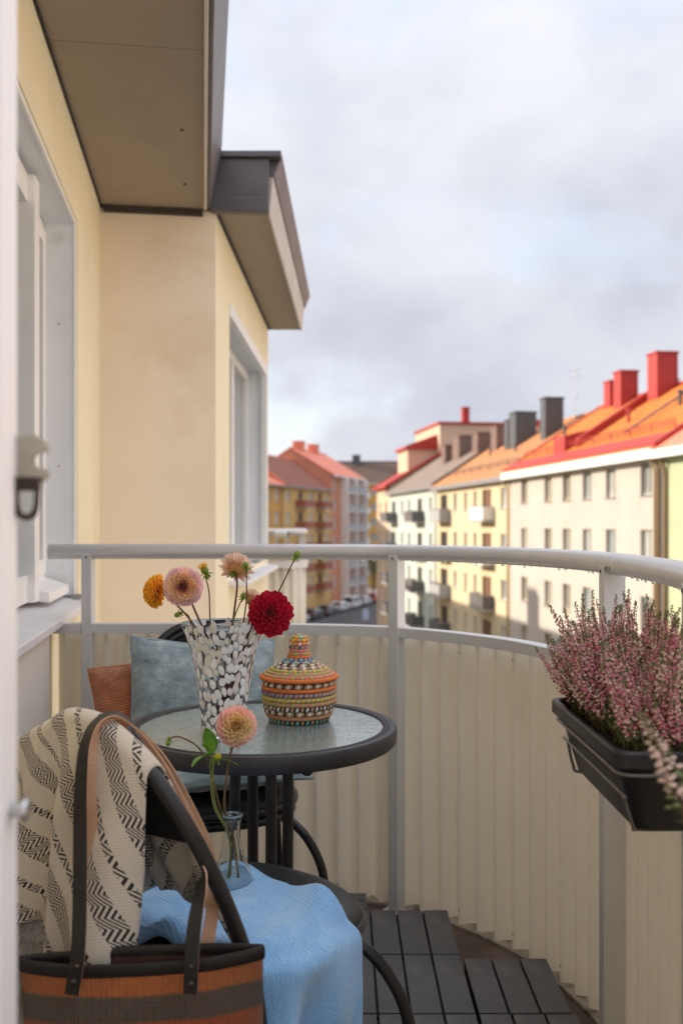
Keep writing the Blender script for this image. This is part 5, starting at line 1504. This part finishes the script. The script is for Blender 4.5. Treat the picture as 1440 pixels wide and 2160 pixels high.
# ================================================================== PATTERNED BLANKET (over the near chair's back)
def blanket_pat(t, p, u, v, uv):
    # weave bands run askew across the cloth: q across the bands, s along them
    q = u * .80 + v * .60; s = v * .80 - u * .60
    per = q * (1 / .098); f = per.frac()
    big = (f - .26).abs().lt(.165)
    zig = ((s * (1 / .0255)).frac() - .5).abs() * .030
    chev = ((q + zig) * (1 / .0072)).frac().lt(.48)
    edge = ((f - .26).abs().lt(.17) - (f - .26).abs().lt(.0)) 
    th = (f - .72).abs().lt(.060)
    zg2 = ((q * (1 / .0240)).frac() - .5).abs()
    saw = ((s * (1 / .026)).frac() - .5).abs() * 2.0
    dash = ((s * (1 / .0080)) + (saw.gt(.5) - .5) * (f * 20.0)).frac().lt(.50)
    ink = big * chev + th * dash
    n = noise_(t, uv, 55, 4, .7)
    lo = Nd(t, n).gt(.30)
    ink = ink * lo
    base = ramp(t, noise_(t, uv, 7, 5), [(.3, (.66, .58, .46)), (.7, (.82, .75, .63))])
    mx = t.nodes.new('ShaderNodeMixRGB'); t.links.new(ink.s, mx.inputs['Fac']); t.links.new(base, mx.inputs['Color1']); mx.inputs['Color2'].default_value = (.022, .02, .02, 1)
    t.links.new(mx.outputs['Color'], p.inputs['Base Color'])
    w1 = ((u + v) * (1 / .0046)).frac() - .5; w2 = ((u - v) * (1 / .0046)).frac() - .5
    hgt = w1.abs() + w2.abs() + (Nd(t, noise_(t, uv, 500, 2)) * .8)
    bump_(t, p, hgt.s, .55, .0022)
m_blanket = uvmat('woven patterned cotton', blanket_pat, .95, .3)
def back_y(z):                                   # outer surface of the chair back at height z (chair-local y)
    k = max(0, min(1, (z - ZB) / (ZT - ZB)))
    return -(YB + (YT - YB) * k)
BU0, BU1 = -.25, .128
LO, LI = .42, .30
def blanket(u, v):
    x = BU0 + (BU1 - BU0) * u
    xx = max(-HWID * .985, min(HWID * .985, x))
    k = max(0.0, 1 - (abs(xx) / HWID) ** NEXP) ** (1 / NEXP)
    if x < 0: k = max(k, .93 - 1.1 * max(0, -x - .09))
    zt = ZB + (ZT - ZB) * k; yt = -(YB + (YT - YB) * k)
    pass
    r = .0185
    Ltot = LO + math.pi * r + LI
    l = v * Ltot
    fold = lambda d: (math.sin(x * 62 + 1.2 + 2.0 * d) * .015 + math.sin(x * 29 + .4 - 1.5 * d) * .017 + .008 * noise.noise(Vector((x * 14, d * 5, 1.3)))) * min(1, d / .13)
    if l < LO:
        d = (LO - l) * (.70 + .30 * min(1, max(0, u - .47) / .09))                                # camera side: falls free from the arch
        y = yt - r - fold(d) - .010 * min(1, d / .2) - .05 * d
        xo = x * (1 - .10 * min(1, d / .3)) - .055 * d - .012 * math.sin(x * 40) * min(1, d / .2)
        z = zt - d * (.985)
        y = min(y, back_y(z) - .020)
    elif l < LO + math.pi * r:
        a = (l - LO) / r
        y = yt - r * math.cos(a); z = zt + r * math.sin(a); xo = x
    else:
        d = l - LO - math.pi * r                  # inner side: lies on the sloping back
        z = max(zt - d * .96, .462)
        xo = x + .10 * d + .012 * math.sin(d * 25) * min(1, d / .1)
        y = max(yt + r, back_y(z) + .022) + abs(fold(d)) * 1.2 + (max(0, .462 - (zt - d * .96)) * .9)
    z += .004 * noise.noise(Vector((x * 18, l * 9, 0)))
    p = MN @ Vector((xo, y, z)); return (p.x, p.y, p.z)
b = MB(); b.grid(blanket, 90, 150, uvfn=lambda u, v: (u * (BU1 - BU0) * 1.15 + .3, v * (LO + LI + .06) + .2))
b.build('throw_blanket', m_blanket, smooth=True, solid=.0035, label='cream blanket with black zigzag bands draped over the near chair back', cat='blanket')

# grey sheepskin hanging below the blanket
SK = thing('sheepskin', 'grey shaggy sheepskin hanging below the blanket behind the bag', 'sheepskin', (0, 0, 0))
m_fur = mat('grey fur', (.58, .56, .53), .9, var=.35, vscale=60, sheen=.3)
skin = MB(); fur = MB(); rnd = random.Random(2)
def skp(u, v):
    p = MN @ Vector((-.235 + .25 * u + .02 * math.sin(9 * v), -.318 - .02 * math.sin(5 * u), .56 - .44 * v)); return p
skin.grid(lambda u, v: tuple(skp(u, v)), 10, 12); skin.build('hide', m_fur, SK, smooth=True)
for k in range(5200):
    u, v = rnd.random(), rnd.random(); p = skp(u, v)
    d = (MN.to_3x3() @ Vector((rnd.gauss(0, .5), -.8 + rnd.gauss(0, .3), -.35 + rnd.gauss(0, .5)))).normalized() * rnd.uniform(.014, .028)
    sd = Vector((-d.z, 0, d.x)).normalized() * .0009 if abs(d.x) + abs(d.z) > 1e-6 else Vector((.0009, 0, 0))
    mid = p + d * .6 + Vector((0, 0, -.002)); tip = p + d + Vector((rnd.gauss(0, .003), 0, -.006))
    fur.add([p - sd, p + sd, mid + sd * .8, mid - sd * .8, tip], [(0, 1, 2, 3), (3, 2, 4)])
fur.build('wool', m_fur, SK, kind='stuff')

# ================================================================== BLUE THROW ON THE NEAR SEAT
def blue_pat(t, p, u, v, uv):
    n = noise_(t, uv, 260, 4, .75); n2 = noise_(t, uv, 9, 4)
    mixv = (Nd(t, n) * .6 + Nd(t, n2) * .4)
    t.links.new(ramp(t, mixv.s, [(.34, (.15, .38, .72)), (.5, (.27, .56, .92)), (.66, (.46, .74, .98))]), p.inputs['Base Color'])
    rib = ((u + v * .35) * (1 / .0062)).frac() - .5
    hgt = rib.abs() * .9 + Nd(t, noise_(t, uv, 420, 3)) * 1.3
    bump_(t, p, hgt.s, .75, .003)
m_blue = uvmat('sky blue brushed wool', blue_pat, .95, .7)
BA, BB2 = .30, .36
def throw(u, v):
    bw = -.215 + .285 * u                          # across (chair-local y)
    s = -.22 + .63 * v                            # along (chair-local x, then down)
    bw2 = bw + .05 * math.sin(v * 4.0) - .06 * (1 - v)
    yy = bw2
    ed = .214 * max(.25, 1 - (abs(min(.99, abs(yy) / .212))) ** 2.6) ** (1 / 2.6)
    wr = .007 * noise.noise(Vector((s * 13, bw * 15, 0))) + .034 * max(0, .15 + noise.noise(Vector((s * 5 + bw * 9, bw * 9 - s * 7, 4)))) ** 1.3
    if s < ed:
        z = .4525 + wr + .004 - .030 * max(0, (s / ed - .72) / .28) ** 2.2 * (s > 0)
        x = s
        if s < -.12: z += .0
    else:
        r = .016; d = s - ed
        k = min(d, r * 1.4) / (r * 1.4)
        hang = max(0, d - r * 1.1)
        fo = (math.sin(bw * 58 + 1.0 + d * 4) * .015 + math.sin(bw * 27 - d * 5) * .019) * min(1, hang / .09)
        x = ed + r * math.sin(k * math.pi / 2) + .012 + fo + .05 * hang
        z = .424 - r * (1 - math.cos(k * math.pi / 2)) * 1.2 - hang + wr * .5
        z = max(z, .04)
    y = yy + .03 * max(0, s - ed)
    # slack hem at the back of the seat
    if u < .1: z -= .0
    edge_in = max(0, abs(yy) - .19)
    if s < ed: z -= edge_in * 1.2
    p = MN @ Vector((x, y, z)); return (p.x, p.y, p.z)
b = MB(); b.grid(throw, 80, 130, uvfn=lambda u, v: (u * .27, v * .60))
b.build('wool_throw', m_blue, smooth=True, solid=.0045, label='sky blue wool throw spilling off the near chair seat', cat='throw')

TW = bpy.data.objects['wool_throw']
nap = MB(); rnd = random.Random(21)
for k in range(9000):
    u, v = rnd.random(), rnd.random() ** .8
    p = Vector(throw(u, v)); a_ = Vector(throw(min(1, u + .01), v)) - p; c_ = Vector(throw(u, min(1, v + .01))) - p
    n_ = a_.cross(c_)
    if n_.length < 1e-9: continue
    n_.normalize()
    if n_.z < 0 and v < .5: n_ = -n_
    if v >= .5 and n_.dot(MN.to_3x3() @ Vector((1, 0, .2))) < 0: n_ = -n_
    d = (n_ + Vector((rnd.gauss(0, .7), rnd.gauss(0, .7), rnd.gauss(0, .7)))).normalized() * rnd.uniform(.003, .007)
    sd = d.orthogonal().normalized() * .00028; b0_ = p + n_ * .0018
    nap.add([b0_ - sd, b0_ + sd, b0_ + d], [(0, 1, 2)])
nap.build('wool_nap', mat('blue wool fibre', (.38, .66, .95), .95, var=.1), TW, kind='stuff')
# ================================================================== TOTE BAG
def bag_pat(t, p, u, v, uv):
    n = Nd(t, noise_(t, uv, 10, 4, .6, (1, .25, 1))) * .010 - .005
    vv = v + n
    band = (vv * 1.0)
    col = ramp(t, band.s, [(0.0, (.24, .055, .02)), (.20, (.07, .05, .04)), (.30, (.38, .09, .034)), (.606, (.40, .10, .036)), (.616, (.12, .094, .072)), (.686, (.13, .10, .076)), (.696, (.52, .165, .05)), (.76, (.52, .17, .055))])
    rr = [x for x in t.nodes if x.type == 'VALTORGB'][-1]
    n2 = noise_(t, uv, 90, 5, .8, (1, 2.5, 1))
    mul = t.nodes.new('ShaderNodeMixRGB'); mul.blend_type = 'MULTIPLY'; mul.inputs['Fac'].default_value = .75
    t.links.new(col, mul.inputs['Color1']); t.links.new(ramp(t, n2, [(.30, (.45, .45, .45)), (.68, (1.3, 1.25, 1.2))]), mul.inputs['Color2'])
    t.links.new(mul.outputs['Color'], p.inputs['Base Color'])
    w1 = ((u * (1 / .0052)).frac() - .5).abs(); w2 = ((v * (1 / .012)).frac() - .5).abs()
    hgt = w1 * 1.2 + w2 * .4 + Nd(t, noise_(t, uv, 350, 2)) * .6
    bump_(t, p, hgt.s, .9, .003)
m_bag = uvmat('striped kilim wool', bag_pat, .95, .3)
m_leath = mat('black leather', (.022, .019, .018), .42, var=.25, vscale=60, bump=.12, bscale=250)
m_tan = mat('natural tan leather', (.56, .33, .20), .55, var=.15, vscale=25, bump=.08, bscale=200, dirt=((.40, .21, .12), 30, .6, .8))
m_lining = mat('bag lining', (.10, .05, .035), .9, var=.2, vscale=30)
bc = Vector((-.268, 1.335, .150)); BWD, BHT = .340, .345
BG = thing('tote_bag', 'rust and dark striped woven tote bag with leather handles hanging on the near chair', 'bag', tuple(bc))
BG.rotation_euler = (0, R(-2.0), R(2))
def ring_pt(a, h):                                 # a: angle, h: 0 bottom .. 1 top
    w_ = BWD / 2 * (.93 + .07 * h); d_ = (.021 + .012 * math.sin(math.pi * min(1, h * 1.1)) - .010 * h * h)
    c, s = math.cos(a), math.sin(a)
    x = w_ * math.copysign(abs(c) ** .75, c); y = d_ * math.copysign(abs(s) ** 1.25, s)
    z = BHT * h
    if h > .5: z += (h - .5) * (.020 * (1 if s > 0 else -.5) * (1 - abs(x / w_) ** 2) + .016 * (abs(x / w_) ** 3))
    y += .004 * noise.noise(Vector((x * 16, h * 5, s)))
    return Vector((x, y, z))
b = MB(); NS = 72
b.grid(lambda u, v: tuple(ring_pt(2 * math.pi * u, v)), NS, 24, uvfn=lambda u, v: (u * .8, v * .77))
b.build('bag_body', m_bag, BG, smooth=True)
b = MB(); b.grid(lambda u, v: tuple(ring_pt(2 * math.pi * u, v) * 1.0 - Vector((math.cos(2 * math.pi * u) * .003, math.sin(2 * math.pi * u) * .003, -.004))), NS, 16); b.build('lining', m_lining, BG, smooth=True)
b = MB(); b.add([tuple(ring_pt(2 * math.pi * k / 40, 0.0)) for k in range(40)], [tuple(range(40))]); b.build('bag_base', m_leath, BG)
b = MB(); b.tube([tuple(ring_pt(2 * math.pi * k / 96, 1.0)) for k in range(96)], .0052, 10, closed=True, flat=(2.1, .6)); b.build('leather_rim', m_leath, BG, smooth=True)
BGM = Matrix.Translation(bc) @ BG.rotation_euler.to_matrix().to_4x4(); BGI = BGM.inverted()
def strap(name, ctrl, wid, label=None):
    """ctrl: (world point, width vector) along the strap; black outside, tan inside"""
    n_ = 8; P = smooth_path([c[0] for c in ctrl], n_); Wd = smooth_path([c[1] for c in ctrl], n_)
    vs, fs, ms = [], [], []
    for i, p in enumerate(P):
        t = (P[min(i + 1, len(P) - 1)] - P[max(i - 1, 0)]).normalized(); w_ = Wd[i] - t * Wd[i].dot(t); w_.normalize()
        nn = t.cross(w_)
        for sx, sn in ((-1, 1), (1, 1), (1, -1), (-1, -1)):
            q = BGI @ (p + w_ * sx * wid / 2 + nn * sn * .0015); vs.append(tuple(q))
    for i in range(len(P) - 1):
        a, b_ = i * 4, i * 4 + 4
        for e, mi in ((0, 0), (1, 1), (2, 1), (3, 1)):
            fs.append((a + e, a + (e + 1) % 4, b_ + (e + 1) % 4, b_ + e)); ms.append(mi)
    fs += [(0, 1, 2, 3), tuple(len(vs) - 4 + k for k in (3, 2, 1, 0))]; ms += [1, 1]
    b = MB(); b.v, b.f, b.m = vs, fs, ms
    return b.build(name, [m_leath, m_tan], BG, smooth=False, label=label)
V = Vector
def fpt(px, py, D): return at(px, py, D)
fr_ = strap('handle', [(fpt(152, 2098, 1.288), V((-1, 0, -.2))), (fpt(165, 2010, 1.288), V((-1, 0, -.1))), (fpt(169, 1900, 1.305), V((-1, 0, 0))), (fpt(170, 1760, 1.325), V((-1, 0, 0))), (fpt(172, 1650, 1.338), V((-1, .25, 0))), (fpt(182, 1565, 1.352), V((-.8, .6, .1))), (fpt(208, 1519, 1.378), V((-.4, .9, .1))),
    (fpt(250, 1508, 1.41), V((-.05, 1, 0))), (fpt(296, 1545, 1.435), V((-.3, .9, -.2))), (fpt(334, 1605, 1.45), V((-.7, .5, -.4))), (fpt(372, 1680, 1.452), V((-.85, .1, -.5))), (fpt(408, 1752, 1.43), V((-.8, -.4, -.4))), (fpt(428, 1812, 1.39), V((-.3, -.95, 0))), (fpt(425, 1870, 1.345), V((.6, -.8, 0))), (fpt(412, 1940, 1.305), V((1, -.2, 0))), (fpt(405, 2010, 1.288), V((1, 0, 0))), (fpt(402, 2096, 1.286), V((1, 0, 0)))], .0195, 'black leather handle with tan inner side, its ends riveted to the front')
strap('handle', [(fpt(208, 2045, 1.372), V((1, 0, 0))), (fpt(203, 1960, 1.365), V((1, 0, 0))), (fpt(198, 1860, 1.36), V((1, 0, 0))), (fpt(192, 1740, 1.36), V((1, .1, 0))), (fpt(190, 1640, 1.36), V((.9, .5, 0))), (fpt(198, 1560, 1.372), V((.5, .9, 0))), (fpt(224, 1524, 1.395), V((.1, 1, 0))), (fpt(262, 1516, 1.43), V((-.1, 1, 0))),
    (fpt(306, 1556, 1.462), V((-.5, .7, -.3))), (fpt(352, 1622, 1.475), V((-.85, .1, -.5))), (fpt(398, 1705, 1.468), V((-.9, 0, -.4))), (fpt(432, 1778, 1.45), V((-1, 0, -.2))), (fpt(449, 1850, 1.43), V((-1, 0, 0))), (fpt(447, 1925, 1.40), V((-1, 0, .1))), (fpt(438, 1990, 1.378), V((-1, 0, .1))), (fpt(434, 2050, 1.374), V((-1, 0, 0)))], .0195, 'leather handle at the back showing its tan inner side')
m_rivet = mat('dark rivet', (.10, .085, .07), .3, metal=.8)
for px, py in ((156, 2072), (162, 2040), (403, 2076), (403, 2040)):
    q = BGI @ fpt(px, py, 1.2862); d = BGI.to_3x3() @ V((0, -1, 0))
    b = MB(); b.tube([tuple(q), tuple(q + d * .0016), tuple(q + d * .0026)], [.0048, .0044, .002], 10); b.build('rivet', m_rivet, fr_, smooth=True)

# ================================================================== PLANTER WITH HEATHER
m_pot = mat('black planter plastic', (.020, .020, .021), .42, var=.25, vscale=30, bump=.06, bscale=300)
m_wire = mat('grey coated wire', (.22, .21, .205), .35, metal=.5)
m_soil = mat('potting soil', (.030, .020, .014), .95, var=.4, vscale=40, bump=.8, bscale=60)
PX0, PX1, PY0, PY1, PZ = .388, .572, 1.335, 1.755, .792
def rrect(ins, rad=.022, n_=5):
    x0, x1, y0, y1 = -(PX1 - PX0) / 2 + ins, (PX1 - PX0) / 2 - ins, -(PY1 - PY0) / 2 + ins, (PY1 - PY0) / 2 - ins
    pts = []
    for cx_, cy_, a0 in ((x1 - rad, y0 + rad, -90), (x1 - rad, y1 - rad, 0), (x0 + rad, y1 - rad, 90), (x0 + rad, y0 + rad, 180)):
        for k in range(n_ + 1):
            a = R(a0 + 90 * k / n_); pts.append((cx_ + rad * math.cos(a), cy_ + rad * math.sin(a)))
    return pts
def planter(label, cx_, cy_):
    o = thing('window_box', label, 'planter', (cx_, cy_, PZ - .124), 0, 'planters hung inside the railing')
    b = MB(); lay = [(.040, .000), (.036, .004), (.012, .092), (.010, .096), (.0005, .098), (-.003, .101), (-.003, .120), (.0, .124), (.006, .124), (.009, .120), (.012, .100)]
    n_ = 24; vs, fs = [], []
    for ins, z in lay: vs += [(x, y, z) for x, y in rrect(ins)]
    for j in range(len(lay) - 1):
        for k in range(n_): fs.append((j * n_ + k, j * n_ + (k + 1) % n_, (j + 1) * n_ + (k + 1) % n_, (j + 1) * n_ + k))
    fs.append(tuple(reversed(range(n_)))); b.add(vs, fs); b.build('trough', m_pot, o, smooth=True, angle=35)
    b = MB(); b.add([(x, y, .103) for x, y in rrect(.012)] , [tuple(range(n_))]); b.build('soil', m_soil, o)
    hk = thing('x', None, None)
    bpy.data.objects.remove(hk)
    w_ = MB(); w_.tube([(x, y, .089) for x, y in rrect(.006)], .0032, 8, closed=True); w_.build('wire_ring', m_wire, o, smooth=True)
    x0 = -(PX1 - PX0) / 2
    w_ = MB(); w_.tube(smooth_path([(.05, -.150, -.004), (x0 + .050, -.152, -.004), (x0 + .033, -.174, .008), (x0 + .0175, -.185, .048), (x0 + .0135, -.170, .0585), (x0 + .0135, .150, .0585), (x0 + .020, .165, .050), (x0 + .030, .170, .010), (x0 + .045, .170, -.004), (.05, .170, -.004)], 6), .0028, 8)
    w_.build('wire_cradle', m_wire, o, smooth=True)
    for y in (-.17, -.10):
        s_ = min(range(len(plan)), key=lambda i: abs(plan[i].y - (cy_ + y)) + (100 if plan[i].x < .2 else 0)); rx = plan[s_].x - cx_
        w_ = MB(); w_.tube(smooth_path([(.05, y, -.004), (.08, y, .03), (rx - .030, y, .20), (rx - .029, y, RZ - PZ + .124), (rx, y, RZ - PZ + .124 + .028), (rx + .029, y, RZ - PZ + .124)], 5), .0028, 8); w_.build('rail_hook', m_wire, o, smooth=True)
    return o
planter('black window box of heather hung inside the railing at the right', (PX0 + PX1) / 2, (PY0 + PY1) / 2)
planter('black window box near the camera mostly outside the picture', (PX0 + PX1) / 2 + .02, .74)

mh = [mat('heather pink', (.64, .20, .28), .7, var=.35, vscale=90, sub=.1), mat('heather dusty rose', (.74, .42, .41), .75, var=.3, vscale=90, sub=.1), mat('heather pale', (.80, .62, .52), .8, var=.25, vscale=90), mat('heather green', (.17, .21, .07), .7, var=.35, vscale=60), mat('heather stem', (.12, .075, .045), .8, var=.2, vscale=60)]
def spike_mesh(seed, pale=False, dens=84):
    rnd = random.Random(seed); b = MB()
    bend = rnd.uniform(-.14, .14); bend2 = rnd.uniform(-.14, .14)
    ax = lambda t: Vector((bend * t * t, bend2 * t * t, t))
    b.tube([tuple(ax(k / 8)) for k in range(9)], [.0075 - .0045 * k / 8 for k in range(9)], 5, mi=4)
    for i in range(dens):
        t = .30 + .70 * (i / dens) ** .92; a = i * 2.4 + rnd.uniform(-.4, .4)
        rr = (.040 * (1 - .75 * max(0, (t - .55) / .45))) * rnd.uniform(.7, 1.15); sz = .034 * (1 - .55 * max(0, (t - .6) / .4)) * rnd.uniform(.75, 1.2)
        c = ax(t) + Vector((math.cos(a) * rr, math.sin(a) * rr, rnd.uniform(-.006, .006)))
        o_ = Vector((math.cos(a), math.sin(a), -.45 if t < .9 else .6)).normalized(); s1_ = Vector((-math.sin(a), math.cos(a), 0)); s2_ = o_.cross(s1_)
        if t > .93: mi = 3
        elif pale: mi = 2 if rnd.random() < .75 else 3
        else: mi = rnd.choices((0, 1, 2, 3, 4), (4.6, 5, 1.8, 1.4, .4))[0] if t > .45 else rnd.choices((0, 1, 2, 3, 4), (2.0, 3.8, 1.6, 3, 1.0))[0]
        w_ = sz * .52
        q = [c - o_ * sz * .5, c + s1_ * w_, c + s2_ * w_, c - s1_ * w_, c - s2_ * w_, c + o_ * sz * .55]
        b.add(q, [(0, 1, 2), (0, 2, 3), (0, 3, 4), (0, 4, 1), (5, 2, 1), (5, 3, 2), (5, 4, 3), (5, 1, 4)], mi)
    # needle leaves low on the twig
    for i in range(34):
        t = rnd.uniform(.02, .42); a = rnd.uniform(0, 6.28); c = ax(t); o_ = Vector((math.cos(a), math.sin(a), .8)).normalized() * rnd.uniform(.03, .06); s1_ = Vector((-math.sin(a), math.cos(a), 0)) * .006
        b.add([c - s1_, c + s1_, c + o_], [(0, 1, 2)], 3)
    return b.mesh('flower_spike', mh)
SP = [spike_mesh(s, False, 60 + (s * 17) % 44) for s in range(14)]; SPP = [spike_mesh(40 + s, True) for s in range(3)]
def heather(label, cx_, cy_, n, seed, lean=(0, 0), hmin=.13, hmax=.225):
    rnd = random.Random(seed)
    o = thing('heather_plant', label, 'plant', (cx_, cy_, PZ - .022), 0, 'heather in the window box')
    for i in range(n):
        a = rnd.uniform(0, 6.283); r = math.sqrt(rnd.random())
        bx, by = math.cos(a) * r * .062, math.sin(a) * r * .066
        h = rnd.uniform(hmin, hmax) * (1.08 - .42 * r * r)
        tilt = R(3 + 25 * r * rnd.uniform(.4, 1.1))
        d = Vector((math.cos(a) * math.sin(tilt) + lean[0] + rnd.gauss(0, .05), math.sin(a) * math.sin(tilt) + lean[1] + rnd.gauss(0, .05), math.cos(tilt))).normalized()
        x_ = d.orthogonal().normalized(); x_ = Quaternion(d, rnd.uniform(0, 6.28)) @ x_; y_ = d.cross(x_)
        wv_ = rnd.uniform(.15, .225)
        inst('flower_spike', rnd.choice(SP) if rnd.random() < .86 else rnd.choice(SPP), o, basis((bx, by, 0), x_ * wv_, y_ * wv_, d * h))
    b = MB()
    for i in range(900):
        a = rnd.uniform(0, 6.283); r = math.sqrt(rnd.random()); t = rnd.random()
        p = Vector((math.cos(a) * r * (.064 + .02 * t), math.sin(a) * r * (.068 + .02 * t), .004 + .075 * t * (1.1 - r * .5))); d = Vector((rnd.gauss(0, .6), rnd.gauss(0, .6), 1)).normalized() * rnd.uniform(.010, .024); s_ = Vector((rnd.gauss(0, 1), rnd.gauss(0, 1), 0)).normalized() * .0012
        b.add([p - s_, p + s_, p + d], [(0, 1, 2)])
    b.build('foliage', mh[3], o, kind='stuff')
    return o
pcx = (PX0 + PX1) / 2
heather('pink heather plant at the far end of the window box', pcx - .004, 1.685, 92, 1, (-.05, .06))
heather('tall pink heather plant in the middle of the window box', pcx - .002, 1.555, 96, 2, (-.05, 0), .15, .245)
heather('dusty pink heather plant at the near end of the window box', pcx - .000, 1.425, 96, 3, (-.03, -.05))
# near plant whose pale plume leans into the picture
o = thing('heather_plant', 'pale blurred plume of a nearer plant at the right edge', 'plant', (.435, .90, PZ - .03), 0)
b0 = Vector((.435, .90, PZ - .03))
for i, (pa, pb) in enumerate((((1446, 1730, .93), (1407, 1500, .93)), ((1500, 1640, .95), (1480, 1400, .95)))):
    q0, q1 = at(*pa), at(*pb); d = q1 - q0; h = d.length * 1.25; d.normalize(); x_ = d.orthogonal().normalized(); y_ = d.cross(x_)
    q0 = q1 - d * h
    inst('flower_spike', SPP[i], o, basis(q0 - b0, x_ * .27, y_ * .27, d * h))
    b = MB(); b.tube([tuple(p) for p in smooth_path([(0, 0, 0), tuple((q0 - b0) * .5 + Vector((.01, 0, .03))), tuple(q0 - b0 - d * .01), tuple(q0 - b0 + d * .02)], 6)], .0015, 6); b.build('stem', mh[4], o, smooth=True)
